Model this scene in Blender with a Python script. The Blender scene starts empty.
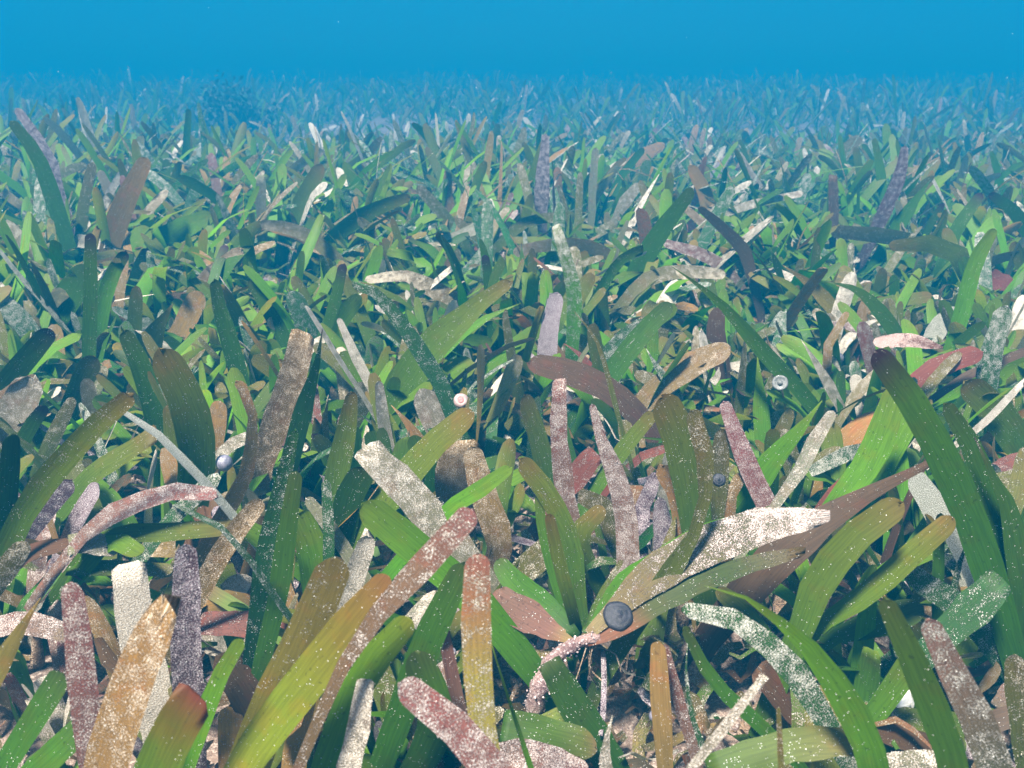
import bpy, math, random
import numpy as np
from mathutils import Vector, noise as mnoise

# ------------------------------------------------------------------ camera, world, sun, exposure
scene = bpy.context.scene
COL = scene.collection
random.seed(7)
rng = np.random.default_rng(11)

W, H, FPX = 1024, 768, 900.0
TILT = math.radians(19.8)
CAM_Z = 0.23
cam_data = bpy.data.cameras.new("camera")
cam = bpy.data.objects.new("camera", cam_data)
COL.objects.link(cam)
cam.location = (0.0, 0.0, CAM_Z)
cam.rotation_euler = (math.radians(90) - TILT, 0.0, 0.0)
cam_data.sensor_width = 36.0
cam_data.lens = FPX / W * 36.0
cam_data.clip_start = 0.01
cam_data.clip_end = 200.0
cam_data.dof.use_dof = True
cam_data.dof.focus_distance = 0.42
cam_data.dof.aperture_fstop = 40.0
scene.camera = cam

SUN_EL, SUN_AZ = math.radians(62), math.radians(214)      # azimuth clockwise from +Y (north)
world = bpy.data.worlds.new("World")
scene.world = world
world.use_nodes = True
wn = world.node_tree
sky = wn.nodes.new("ShaderNodeTexSky")
sky.sky_type = 'NISHITA'
sky.sun_disc = False
sky.sun_elevation = SUN_EL
sky.sun_rotation = SUN_AZ
wn.nodes["Background"].inputs["Strength"].default_value = 0.05
wn.links.new(sky.outputs[0], wn.nodes["Background"].inputs["Color"])

sun_data = bpy.data.lights.new("sun", 'SUN')
sun_data.energy = 5.0
sun_data.angle = math.radians(9)
sun_data.color = (1.0, 0.93, 0.80)
sun = bpy.data.objects.new("sun", sun_data)
COL.objects.link(sun)
sd = Vector((math.sin(SUN_AZ) * math.cos(SUN_EL), math.cos(SUN_AZ) * math.cos(SUN_EL), math.sin(SUN_EL)))
sun.rotation_euler = sd.to_track_quat('Z', 'Y').to_euler()

scene.view_settings.view_transform = 'Standard'
scene.view_settings.look = 'None'
scene.view_settings.exposure = 2.38
scene.view_settings.gamma = 1.0
scene.cycles.volume_bounces = 2
scene.cycles.max_bounces = 8
scene.cycles.use_denoising = True

HAZE_DENSITY = 0.45
HAZE_COLOR = (0.0022, 0.168, 0.335)
HAZE_TOP = 0.85

# ------------------------------------------------------------------ camera geometry
ST, CT = math.sin(TILT), math.cos(TILT)
FWD = np.array([0.0, CT, -ST]); UP = np.array([0.0, ST, CT]); RIGHT = np.array([1.0, 0.0, 0.0])
CAMP = np.array([0.0, 0.0, CAM_Z])


def point_at(px, py, d):
    """World point seen at pixel (px, py) at distance d along the viewing axis."""
    return CAMP + d * (FWD + RIGHT * ((px - W / 2) / FPX) - UP * ((py - H / 2) / FPX))


def project(p):
    v = np.asarray(p) - CAMP
    d = v @ FWD
    d = np.where(np.abs(d) < 1e-6, 1e-6, d)
    return W / 2 + FPX * (v @ RIGHT) / d, H / 2 - FPX * (v @ UP) / d, d


def depth_for(py, z):
    """Distance at which the ray through row py reaches height z."""
    return (CAM_Z - z) / max(ST + (py - H / 2) / FPX * CT, 0.03)


def ground_z(x, y):
    z = 0.010 * mnoise.noise(Vector((x * 4.1 + 3, y * 4.1, 0.3))) + 0.004 * mnoise.noise(Vector((x * 19, y * 19, 5.0)))
    s = min(1.0, max(0.0, (y - 0.65) / 1.1)); z -= 0.036 * s * s * (3 - 2 * s)
    s = min(1.0, max(0.0, (y - 1.7) / 4.0)); z += 0.045 * s * s * (3 - 2 * s)
    if y > 0.8:
        z += min(1.0, (y - 0.8) / 0.8) * 0.035 * mnoise.noise(Vector((x * 1.3 + 9, y * 1.3, 2.0)))
    return z


# ------------------------------------------------------------------ object helpers
def link_mesh(name, verts, faces, mat=None, parent=None, smooth=True):
    me = bpy.data.meshes.new(name)
    me.from_pydata([tuple(v) for v in verts], [], faces)
    if smooth:
        me.polygons.foreach_set("use_smooth", [True] * len(me.polygons))
    if mat:
        me.materials.append(mat)
    o = bpy.data.objects.new(name, me)
    COL.objects.link(o)
    if parent is not None:
        o.parent = parent
    return o


def big_mesh(name, verts, quads, mat):
    """A mesh of quads straight from arrays."""
    me = bpy.data.meshes.new(name)
    nv, nf = len(verts), len(quads)
    me.vertices.add(nv); me.vertices.foreach_set("co", np.asarray(verts, np.float32).ravel())
    me.loops.add(nf * 4); me.loops.foreach_set("vertex_index", np.asarray(quads, np.int32).ravel())
    me.polygons.add(nf); me.polygons.foreach_set("loop_start", np.arange(0, nf * 4, 4, dtype=np.int32))
    me.polygons.foreach_set("use_smooth", np.ones(nf, bool))
    me.update(calc_edges=True)
    me.materials.append(mat)
    o = bpy.data.objects.new(name, me)
    COL.objects.link(o)
    return o


def tag(o, label=None, cat=None, group=None, kind=None):
    if label: o["label"] = label
    if cat: o["category"] = cat
    if group: o["group"] = group
    if kind: o["kind"] = kind
    return o


def set_attrs(me, tint, crust, ctint, speck, uv):
    """tint, ctint (n,3), crust, speck (n,), uv (n,2) in centimetres, all per vertex."""
    n = len(me.vertices)
    def col(name, a):
        at = me.attributes.new(name, 'FLOAT_COLOR', 'POINT')
        at.data.foreach_set("color", np.concatenate([a, np.ones((n, 1))], 1).astype(np.float32).ravel())
    def flt(name, a):
        at = me.attributes.new(name, 'FLOAT', 'POINT')
        at.data.foreach_set("value", np.asarray(a, np.float32))
    col("tint", tint); col("crust_tint", ctint); flt("crust", crust); flt("speck", speck)
    at = me.attributes.new("leaf_uv", 'FLOAT_VECTOR', 'POINT')
    at.data.foreach_set("vector", np.concatenate([uv, np.zeros((n, 1))], 1).astype(np.float32).ravel())


# ------------------------------------------------------------------ materials
def new_mat(name):
    m = bpy.data.materials.new(name); m.use_nodes = True
    nt = m.node_tree; nt.nodes.clear()
    out = nt.nodes.new("ShaderNodeOutputMaterial")
    return m, nt, out


class NT:
    def __init__(s, nt): s.nt = nt
    def n(s, t, **kw):
        nd = s.nt.nodes.new(t)
        for k, v in kw.items():
            if k.startswith("in_"):
                key = k[3:]
                nd.inputs[int(key) if key.isdigit() else key].default_value = v
            else: setattr(nd, k, v)
        return nd
    def l(s, a, b): s.nt.links.new(a, b)
    def math(s, op, a, b=None, c=None, clamp=False):
        nd = s.nt.nodes.new("ShaderNodeMath"); nd.operation = op; nd.use_clamp = clamp
        for i, v in enumerate((a, b, c)):
            if v is None: continue
            if isinstance(v, (int, float)): nd.inputs[i].default_value = v
            else: s.l(v, nd.inputs[i])
        return nd.outputs[0]
    def mix(s, f, a, b, blend='MIX'):
        nd = s.nt.nodes.new("ShaderNodeMix"); nd.data_type = 'RGBA'; nd.blend_type = blend
        for sock, v in ((nd.inputs[0], f), (nd.inputs[6], a), (nd.inputs[7], b)):
            if isinstance(v, (int, float)): sock.default_value = v
            elif isinstance(v, tuple): sock.default_value = (*v, 1.0)
            else: s.l(v, sock)
        return nd.outputs[2]
    def noise(s, vec, scale, detail=2.0, rough=0.5, dim='3D'):
        nd = s.n("ShaderNodeTexNoise", noise_dimensions=dim)
        nd.inputs["Scale"].default_value = scale; nd.inputs["Detail"].default_value = detail
        nd.inputs["Roughness"].default_value = rough
        s.l(vec, nd.inputs["Vector"]); return nd.outputs["Fac"]
    def ramp(s, v, a, b, lo=0.0, hi=1.0):
        nd = s.n("ShaderNodeMapRange"); nd.interpolation_type = 'SMOOTHSTEP'
        for i, q in enumerate((v, a, b, lo, hi)):
            if isinstance(q, (int, float)): nd.inputs[i].default_value = q
            else: s.l(q, nd.inputs[i])
        return nd.outputs[0]


def leaf_material():
    m, nt, out = new_mat("seagrass_leaf"); t = NT(nt)
    A = lambda nm: t.n("ShaderNodeAttribute", attribute_name=nm)
    tint, ctint = A("tint").outputs["Color"], A("crust_tint").outputs["Color"]
    crust, speck = A("crust").outputs["Fac"], A("speck").outputs["Fac"]
    uv = A("leaf_uv").outputs["Vector"]
    mp = t.n("ShaderNodeMapping"); mp.inputs["Scale"].default_value = (17, 0.8, 1); t.l(uv, mp.inputs["Vector"])
    vein = t.noise(mp.outputs[0], 1.0, 2.0, 0.6, '2D')
    blotch = t.noise(uv, 0.9, 3.0, 0.6, '2D')
    c = t.mix(t.ramp(vein, 0.3, 0.7), t.mix(1.0, tint, (0.84, 0.85, 0.82), 'MULTIPLY'), t.mix(1.0, tint, (1.10, 1.09, 1.06), 'MULTIPLY'))
    c = t.mix(t.ramp(blotch, 0.52, 0.72, 0.0, 0.35), c, t.mix(1.0, c, (1.45, 0.82, 0.85), 'MULTIPLY'))
    spots = t.noise(uv, 5.0, 2.0, 0.5, '2D')
    c = t.mix(t.ramp(spots, 0.69, 0.78, 0.0, 0.5), c, t.mix(1.0, c, (0.35, 0.3, 0.3), 'MULTIPLY'))
    # encrusting growth
    na = t.noise(uv, 2.2, 4.0, 0.7, '2D'); nb = t.noise(uv, 21.0, 3.0, 0.75, '2D')
    nn = t.math('ADD', t.math('MULTIPLY', na, 0.36), t.math('MULTIPLY', nb, 0.64))
    th = t.math('MULTIPLY_ADD', crust, -0.52, 0.76)
    mask = t.ramp(nn, th, t.math('ADD', th, 0.06))
    nc = t.noise(uv, 24.0, 2.0, 0.6, '2D')
    cc = t.mix(t.ramp(nc, 0.42, 0.7, 0.0, 0.75), t.mix(1.0, ctint, (0.54, 0.50, 0.46), 'MULTIPLY'), t.mix(0.55, ctint, (0.82, 0.80, 0.77)))
    c = t.mix(mask, c, cc)
    # pale dots of small shelled epiphytes
    v = t.n("ShaderNodeTexVoronoi", voronoi_dimensions='2D'); v.inputs["Scale"].default_value = 19.0
    t.l(uv, v.inputs["Vector"])
    sep = t.n("ShaderNodeSeparateColor"); t.l(v.outputs["Color"], sep.inputs[0])
    here = t.math('LESS_THAN', sep.outputs[0], t.math('MULTIPLY', t.math('MULTIPLY', speck, 0.6), t.ramp(na, 0.46, 0.62)))
    size = t.math('MULTIPLY_ADD', sep.outputs[1], 0.22, 0.08)
    dot = t.math('MULTIPLY', here, t.math('LESS_THAN', v.outputs["Distance"], size))
    c = t.mix(t.math('MULTIPLY', dot, 0.9), c, (0.74, 0.73, 0.68))
    cover = t.math('MAXIMUM', mask, dot)
    bump = t.n("ShaderNodeBump"); bump.inputs["Strength"].default_value = 1.0; bump.inputs["Distance"].default_value = 0.0005
    hgt = t.math('ADD', t.math('MULTIPLY', cover, t.math('ADD', nc, 0.4)), t.math('MULTIPLY', vein, 0.07))
    t.l(hgt, bump.inputs["Height"])
    p = t.n("ShaderNodeBsdfPrincipled"); p.inputs["Roughness"].default_value = 0.55
    p.inputs["Specular IOR Level"].default_value = 0.25
    t.l(c, p.inputs["Base Color"]); t.l(bump.outputs[0], p.inputs["Normal"])
    tr = t.n("ShaderNodeBsdfTranslucent"); t.l(t.mix(1.0, c, (1.25, 1.35, 0.9), 'MULTIPLY'), tr.inputs["Color"])
    mx = t.n("ShaderNodeMixShader"); t.l(t.math('MULTIPLY_ADD', cover, -0.44, 0.54), mx.inputs[0])
    t.l(p.outputs[0], mx.inputs[1]); t.l(tr.outputs[0], mx.inputs[2]); t.l(mx.outputs[0], out.inputs[0])
    return m


def grain_material():
    m, nt, out = new_mat("epiphyte_grain"); t = NT(nt)
    at = t.n("ShaderNodeAttribute", attribute_name="tint")
    p = t.n("ShaderNodeBsdfPrincipled"); p.inputs["Roughness"].default_value = 0.6
    t.l(at.outputs["Color"], p.inputs["Base Color"]); t.l(p.outputs[0], out.inputs[0])
    return m


def ground_material(name, dark, mid, pale, scale=1.0):
    m, nt, out = new_mat(name); t = NT(nt)
    g = t.n("ShaderNodeNewGeometry").outputs["Position"]
    a = t.noise(g, 55 * scale, 4.0, 0.65); b = t.noise(g, 420 * scale, 3.0, 0.7); d = t.noise(g, 1500 * scale, 2.0, 0.6)
    c = t.mix(t.ramp(a, 0.35, 0.65), dark, mid)
    c = t.mix(t.ramp(b, 0.48, 0.66), c, pale)
    c = t.mix(t.ramp(d, 0.6, 0.72, 0.0, 0.8), c, (0.55, 0.5, 0.46))
    c = t.mix(t.ramp(d, 0.30, 0.42, 0.7, 0.0), c, (0.05, 0.04, 0.045))
    bump = t.n("ShaderNodeBump"); bump.inputs["Strength"].default_value = 0.9; bump.inputs["Distance"].default_value = 0.0015
    t.l(t.math('ADD', t.math('MULTIPLY', b, 1.0), t.math('MULTIPLY', d, 0.6)), bump.inputs["Height"])
    p = t.n("ShaderNodeBsdfPrincipled"); p.inputs["Roughness"].default_value = 0.85
    p.inputs["Specular IOR Level"].default_value = 0.1
    t.l(c, p.inputs["Base Color"]); t.l(bump.outputs[0], p.inputs["Normal"]); t.l(p.outputs[0], out.inputs[0])
    return m


def shell_material(name, ca, cb, scale, rough=0.35, spec=0.5, coat=0.0):
    m, nt, out = new_mat(name); t = NT(nt)
    tc = t.n("ShaderNodeTexCoord").outputs["Object"]
    a = t.noise(tc, scale, 4.0, 0.65); b = t.noise(tc, scale * 5, 2.0, 0.6)
    c = t.mix(t.ramp(a, 0.35, 0.65), ca, cb)
    c = t.mix(t.ramp(b, 0.6, 0.7, 0.0, 0.5), c, t.mix(0.75, (0.5, 0.48, 0.46), c))
    bump = t.n("ShaderNodeBump"); bump.inputs["Strength"].default_value = 0.5; bump.inputs["Distance"].default_value = 0.0004
    t.l(b, bump.inputs["Height"])
    p = t.n("ShaderNodeBsdfPrincipled"); p.inputs["Roughness"].default_value = rough
    p.inputs["Specular IOR Level"].default_value = spec; p.inputs["Coat Weight"].default_value = coat
    t.l(c, p.inputs["Base Color"]); t.l(bump.outputs[0], p.inputs["Normal"]); t.l(p.outputs[0], out.inputs[0])
    return m


LEAF = leaf_material()
GRAIN = grain_material()
SEABED = ground_material("sediment", (0.11, 0.075, 0.06), (0.24, 0.17, 0.135), (0.36, 0.28, 0.24))
RUBBLE = ground_material("coral_rubble", (0.16, 0.11, 0.10), (0.30, 0.22, 0.20), (0.48, 0.42, 0.40), 1.6)
STEM = ground_material("stem_crust", (0.16, 0.09, 0.09), (0.34, 0.22, 0.20), (0.50, 0.40, 0.40), 2.2)
SHEATH = ground_material("sheath_skin", (0.16, 0.10, 0.06), (0.30, 0.20, 0.13), (0.42, 0.32, 0.24), 1.0)

# ------------------------------------------------------------------ leaf kinds: colour along the blade, growth at base and tip, growth colour, dots
KINDS = {
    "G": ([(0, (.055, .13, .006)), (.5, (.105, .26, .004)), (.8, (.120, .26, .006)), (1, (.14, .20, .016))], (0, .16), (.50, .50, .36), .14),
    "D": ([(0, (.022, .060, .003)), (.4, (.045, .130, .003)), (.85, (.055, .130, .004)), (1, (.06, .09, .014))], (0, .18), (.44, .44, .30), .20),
    "O": ([(0, (.050, .120, .005)), (.55, (.090, .165, .006)), (.88, (.125, .150, .010)), (1, (.16, .110, .022))], (.02, .26), (.46, .39, .25), .22),
    "Y": ([(0, (.33, .25, .04)), (.5, (.30, .26, .025)), (1, (.23, .16, .04))], (.2, .36), (.50, .43, .27), .45),
    "B": ([(0, (.085, .050, .024)), (1, (.13, .072, .034))], (.1, .34), (.34, .25, .18), .15),
    "T": ([(0, (.15, .14, .03)), (.4, (.25, .165, .045)), (1, (.36, .21, .070))], (.28, .50), (.56, .40, .22), .40),
    "P": ([(0, (.24, .18, .11)), (.6, (.27, .14, .10)), (1, (.29, .11, .095))], (.44, .58), (.50, .375, .345), .60),
    "U": ([(0, (.09, .065, .07)), (1, (.15, .075, .10))], (.50, .66), (.36, .27, .34), .45),
    "W": ([(0, (.22, .22, .11)), (1, (.34, .31, .22))], (.54, .70), (.70, .63, .53), .60),
    "R": ([(0, (.17, .055, .03)), (1, (.24, .075, .05))], (.25, .48), (.46, .29, .25), .35),
    "C": ([(0, (.024, .10, .020)), (1, (.05, .14, .035))], (.30, .54), (.48, .50, .42), .70),
    "L": ([(0, (.065, .12, .010)), (.5, (.105, .14, .014)), (1, (.16, .13, .030))], (.18, .48), (.49, .42, .28), .55),
    "M": ([(0, (.15, .11, .045)), (.6, (.21, .14, .06)), (.90, (.25, .15, .09)), (1, (.30, .12, .11))], (.32, .50), (.52, .42, .35), .60),   # brown with a rosy tip
    "H": ([(0, (.05, .14, .008)), (.75, (.09, .25, .006)), (1, (.16, .25, .06))], (.05, .66), (.66, .66, .54), .95),          # green below, white-crusted top
    "N": ([(0, (.11, .14, .018)), (.5, (.24, .20, .07)), (1, (.36, .27, .14))], (.15, .62), (.62, .53, .38), .5),            # olive foot, pale tan crest
    "Q": ([(0, (.30, .20, .13)), (1, (.40, .12, .13))], (.46, .56), (.66, .44, .44), .7),                                    # raspberry pink
    "E": ([(0, (.04, .11, .04)), (.55, (.06, .12, .05)), (.8, (.20, .15, .09)), (1, (.30, .17, .13))], (.36, .50), (.50, .48, .42), .6),   # grey-green foot, pinkish tip
    "S": ([(0, (.44, .40, .22)), (.5, (.46, .40, .10)), (.82, (.46, .36, .09)), (.90, (.44, .22, .12)), (1, (.40, .15, .13))], (.46, .46), (.70, .62, .46), .95),   # yellow with a pinkish top
    "A": ([(0, (.50, .09, .02)), (.20, (.46, .13, .02)), (.38, (.27, .23, .02)), (.65, (.16, .21, .010)), (.85, (.17, .14, .014)), (1, (.19, .09, .03))], (.05, .12), (.46, .38, .22), .14),
    "K": ([(0, (.02, .09, .012)), (.6, (.09, .18, .008)), (.84, (.11, .19, .010)), (.93, (.13, .11, .012)), (1, (.15, .04, .018))], (.02, .08), (.42, .34, .22), .06),
}


def lerp_stops(stops, u):
    us = [s[0] for s in stops]
    return np.stack([np.interp(u, us, [s[1][i] for s in stops]) for i in range(3)], 1)


def catmull(P, n):
    """Smooth curve through the rows of P, n samples even in arc length."""
    P = np.asarray(P, float)
    if len(P) == 2:
        P = np.array([P[0], P[0] * .6 + P[1] * .4, P[1]])
    Q = np.vstack([2 * P[0] - P[1], P, 2 * P[-1] - P[-2]])
    out = []
    for i in range(1, len(Q) - 2):
        t = np.linspace(0, 1, 12, endpoint=False)[:, None]
        a, b, c, d = Q[i - 1], Q[i], Q[i + 1], Q[i + 2]
        out.append(.5 * (2 * b + (c - a) * t + (2 * a - 5 * b + 4 * c - d) * t ** 2 + (3 * b - a - 3 * c + d) * t ** 3))
    out.append(P[-1:]); C = np.vstack(out)
    s = np.concatenate([[0], np.cumsum(np.linalg.norm(np.diff(C[:, :3], axis=0), axis=1))])
    q = np.linspace(0, s[-1], n) if np.isscalar(n) else np.asarray(n) * s[-1]
    return np.stack([np.interp(q, s, C[:, k]) for k in range(C.shape[1])], 1), s[-1]


def frames(P, facing, twist):
    """Tangents, side vectors and normals for a ribbon along P whose flat side looks along -facing, turned by twist."""
    T = np.gradient(P, axis=0); T /= np.linalg.norm(T, axis=1)[:, None] + 1e-12
    S = np.cross(T, facing); ln = np.linalg.norm(S, axis=1)[:, None]
    S = np.where(ln < 1e-4, np.array([1.0, 0, 0]), S / (ln + 1e-12))
    N = np.cross(S, T); N /= np.linalg.norm(N, axis=1)[:, None] + 1e-12
    ca, sa = np.cos(twist)[:, None], np.sin(twist)[:, None]
    return T, S * ca + N * sa, N * ca - S * sa


def leaf_mesh(name, ctrl, widths, facing, kind, parent=None, tip='round', twist=0.0, nseg=15, thick=0.00035, dark_tip=False,
              crust_add=0.0, speck_mul=1.0, kinds=None, rnd=None, u_base=0.0, curl=0.0):
    """One seagrass leaf: a thin closed blade with a slightly hollow cross-section, rounded, cut, torn or pointed at its tip."""
    r = rnd or random
    cw = np.concatenate([np.asarray(ctrl, float), np.asarray(widths, float)[:, None]], 1)
    _, L = catmull(cw, 4)
    rw = max(widths[-1], 1e-4) * .5
    cap = min(.3, rw / max(L, 1e-4))
    if tip == 'round':
        us = np.concatenate([np.linspace(0, 1 - cap, nseg - 4), 1 - cap + cap * np.sin(np.array([25, 48, 68, 84, 90]) * math.pi / 180)])
        wf = np.concatenate([np.ones(nseg - 4), np.cos(np.array([25, 48, 68, 84, 89]) * math.pi / 180)])
    elif tip == 'point':
        us = np.linspace(0, 1, nseg + 1); wf = np.clip((1 - us) / .34, .03, 1) ** .8
    else:
        us = np.linspace(0, 1, nseg + 1); wf = np.ones(nseg + 1)
    C, L = catmull(cw, us)
    P, w = C[:, :3], C[:, 3] * wf
    n = len(P)
    w = w * np.interp(us, [0, .7, 1], [1, 1, .88])
    seed = r.random() * 100
    wob = np.array([1 + .07 * mnoise.noise(Vector((u * L * 90, seed, 1.0))) for u in us]); w = w * wob
    tw = twist + curl * us + .30 * np.array([mnoise.noise(Vector((u * 2.3, seed, 7.0))) for u in us])
    T, S, N = frames(P, facing, tw)
    hollow = r.uniform(-.05, .13)
    rows = np.array([-1, -.55, 0, .55, 1, .55, 0, -.55]) * .5
    up = np.array([0, .75, 1, .75, 0, .75, 1, .75]) * hollow
    lower = np.array([0, 0, 0, 0, 0, 1, 1, 1])
    V = np.zeros((n, 8, 3)); U = np.zeros((n, 8, 2))
    uo, vo = r.random() * 60, r.random() * 60
    rough = .10 if (kinds or KINDS[kind])[1][1] < .4 else .19
    edge = np.array([[rough * mnoise.noise(Vector((u * L * 260, seed + 20 * k, 3.0))) for k in (1, 2)] for u in us])
    for j in range(8):
        x = rows[j] * (1 + (edge[:, 0] if rows[j] > .45 else edge[:, 1] if rows[j] < -.45 else 0))
        V[:, j] = P + S * (x * w)[:, None] - N * (up[j] * w * .55 + lower[j] * thick)[:, None]
        U[:, j, 0] = x * w * 100 + uo; U[:, j, 1] = us * L * 100 + vo
    if tip in ('flat', 'torn'):
        amp = .16 if tip == 'flat' else .75
        sl = r.uniform(-.35, .35)
        for j in range(8):
            jj = {5: 3, 6: 2, 7: 1}.get(j, j)
            V[-1, j] += T[-1] * w[-1] * (amp * (mnoise.noise(Vector((jj * 1.7, seed, 9.0))) + (.5 if jj % 2 else -.2)) + sl * rows[j])
    elif tip == 'round':                            # grazed, slightly uneven end
        amp = r.uniform(.05, .30)
        for i in range(n - 5, n):
            for j in range(8):
                jj = {5: 3, 6: 2, 7: 1}.get(j, j)
                V[i, j] += T[i] * w.max() * amp * (i - n + 6) / 5 * mnoise.noise(Vector((jj * 1.3 + seed, seed, 4.0)))
    V = V.reshape(-1, 3); U = U.reshape(-1, 2)
    faces = []
    for i in range(n - 1):
        for j in range(8):
            a, b = i * 8 + j, i * 8 + (j + 1) % 8
            faces.append((a, b, b + 8, a + 8))
    faces.append(tuple(range(7, -1, -1))); faces.append(tuple(range((n - 1) * 8, n * 8)))
    o = link_mesh(name, V, faces, LEAF, parent)
    ev = np.empty(len(o.data.edges) * 2, np.int32); o.data.edges.foreach_get("vertices", ev); ev = ev.reshape(-1, 2) % 8
    sharp = ((ev[:, 0] == ev[:, 1]) & ((ev[:, 0] == 0) | (ev[:, 0] == 4)))
    o.data.attributes.new("sharp_edge", 'BOOLEAN', 'EDGE').data.foreach_set("value", sharp)
    stops, cr, ct, sp = kinds or KINDS[kind]
    u8 = np.repeat(us, 8)
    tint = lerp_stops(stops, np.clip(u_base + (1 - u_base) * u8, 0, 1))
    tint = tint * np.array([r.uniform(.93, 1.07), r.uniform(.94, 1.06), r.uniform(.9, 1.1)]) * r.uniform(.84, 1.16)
    if dark_tip:
        f = np.clip((u8 * L - (L - .007)) / .004, 0, 1)[:, None]
        tint = tint * (1 - f) + np.array([.045, .018, .026]) * f
    crust = np.clip(cr[0] + (cr[1] - cr[0]) * u8 + crust_add + r.uniform(-.05, .05), 0, 1)
    ctt = np.tile(np.array(ct) * r.uniform(.9, 1.1), (n * 8, 1))
    set_attrs(o.data, tint, crust, ctt, np.full(n * 8, min(1, sp * speck_mul)), U)
    o["_path"] = 0; del o["_path"]
    return o, dict(P=P, w=w, S=S, N=N, T=T, us=us, L=L, crust=cr, speck=sp * speck_mul, ct=ct, thick=thick)


OCT_V = np.array([(1, 0, 0), (-1, 0, 0), (0, 1, 0), (0, -1, 0), (0, 0, 1), (0, 0, -1)], float)
OCT_F = [(0, 2, 4), (2, 1, 4), (1, 3, 4), (3, 0, 4), (2, 0, 5), (1, 2, 5), (3, 1, 5), (0, 3, 5)]


def grains(name, centers, sizes, tints, parent=None):
    V = []; F = []; C = []
    for i, (c, s, t) in enumerate(zip(centers, sizes, tints)):
        k = i * 6
        V.append(c + OCT_V * (s * rng.uniform(.5, 1.3, (6, 1))))
        F += [(a + k, b + k, d + k) for a, b, d in OCT_F]
        C.append(np.tile(t, (6, 1)))
    o = link_mesh(name, np.vstack(V), F, GRAIN, parent)
    C = np.vstack(C)
    at = o.data.attributes.new("tint", 'FLOAT_COLOR', 'POINT')
    at.data.foreach_set("color", np.concatenate([C, np.ones((len(C), 1))], 1).astype(np.float32).ravel())
    return o


def leaf_crust(o, info, amount=1.0):
    """Small shelly grains that grow on a blade, thickest along its margins and towards its tip."""
    L, mw = info["L"], float(np.mean(info["w"]))
    dens = (info["crust"][1] * .8 + info["speck"] * .5) * amount
    n = int(min(560, (1.1 if info['crust'][1] > .4 else .42) * dens * (L * mw * 1e4) * 26 + dens * L * 100 * 7))
    if n < 8: return
    q = rng.random(n) ** .8
    tuft = rng.random(n) < .5                       # half of the grains sit in little tufts
    nc = max(3, n // 22); qc = rng.random(nc) ** .8; xc = rng.uniform(-.5, .5, nc); pick = rng.integers(0, nc, n)
    q = np.where(tuft, np.clip(qc[pick] + rng.normal(0, .0011, n) / L, 0, 1), q)
    P = np.stack([np.interp(q, info["us"], info["P"][:, k]) for k in range(3)], 1)
    S = np.stack([np.interp(q, info["us"], info["S"][:, k]) for k in range(3)], 1)
    N = np.stack([np.interp(q, info["us"], info["N"][:, k]) for k in range(3)], 1)
    w = np.interp(q, info["us"], info["w"])
    x = np.where(rng.random(n) < .42, np.sign(rng.random(n) - .5) * rng.uniform(.46, .53, n), rng.uniform(-.48, .48, n))
    x = np.where(tuft, np.clip(xc[pick] + rng.normal(0, .0011, n) / np.maximum(w, .002), -.52, .52), x)
    side = np.where(rng.random(n) < .75, -.3, 1.0)
    c = P + S * (x * w)[:, None] - N * (side * info["thick"])[:, None]
    s = rng.uniform(.00006, .00016, n) * (1 + (rng.random(n) < .05) * .6)
    base = np.array(info["ct"]) * .6 + np.array([.75, .72, .68]) * .4
    t = base * rng.uniform(.55, 1.25, (n, 1))
    tag(grains("epiphyte_crust", c, s, np.clip(t, 0, .85), o), kind="stuff")


# ------------------------------------------------------------------ traced shoots: the plants one can tell apart
ROWS = (64, 192, 384, 576)
HERO, FALLEN = [], []


def B(tile, pts, w, kind, k=1.0, tip='round', z0=None, tk=None, e=0, dt=False, up=0.0, crust=0.0, speck=1.0, curl=0.0):
    """A leaf whose course was read off an enlarged view: base to tip; widths in the same units."""
    ox, oy = 256 * int(tile[0]), ROWS[int(tile[1])]
    px = [(ox + x / 4, oy + y / 4) for x, y in pts]
    ws = [v / 4 for v in (w if isinstance(w, list) else [w] * len(pts))]
    return dict(px=px, w=ws, kind=kind, k=k, tip=tip, z0=z0, tk=tk, e=e, dt=dt, crust=crust, speck=speck, curl=curl)


def S(nick, tail, *blades, name="seagrass_shoot"): HERO.append((nick, tail, list(blades), name))
def F(nick, tail, blade): FALLEN.append((nick, tail, blade))

# ---- lowest row of the meadow, closest to the viewer
S("blurry pink crusted blade", "upright beside the widest mottled brown blade", B("03", [(385, 800), (335, 480), (312, 250), (285, 25)], [110, 105, 110, 100], "P", k=.93))
S("widest mottled brown blade", "blurred, ragged on top, before the chalk white blade", B("03", [(410, 820), (510, 480), (590, 280), (665, 115)], [190, 185, 185, 160], "T", k=.86, tip='torn', crust=.1))
S("chalk white blade", "brightest of all, rising behind the mottled brown blade", B("03", [(640, 610), (600, 420), (545, 200), (515, -40)], [150, 150, 150, 145], "W", k=1.02, tip='flat', crust=.2))
S("purple crusted blade", "standing upright behind a cut green blade with red end", B("03", [(765, 640), (745, 300), (748, 100), (742, -125)], [115, 120, 118, 90], "U", k=1.0))
S("cut green blade with red end", "square-topped and short below the purple crusted blade", B("03", [(590, 880), (680, 660), (782, 485)], [180, 185, 185], "K", k=.84, tip='flat'))
S("short green blade with pale tip", "leaning beside the cut green blade with red end", B("03", [(790, 640), (870, 420), (965, 255)], [75, 75, 62], "G", k=.95, speck=2.5))
S("yellow blade with dark blotches", "pointed, entering the picture low from its edge", B("03", [(-150, 560), (0, 350), (90, 200), (162, 88)], [150, 140, 120, 70], "Y", k=.9, tip='point'))
S("broad shaded green blade pair", "low in the corner under the blurry pink blade", B("03", [(-20, 830), (110, 610), (250, 390)], 115, "D"), B("03", [(90, 840), (230, 700), (345, 590)], 125, "D", k=.97))
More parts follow.
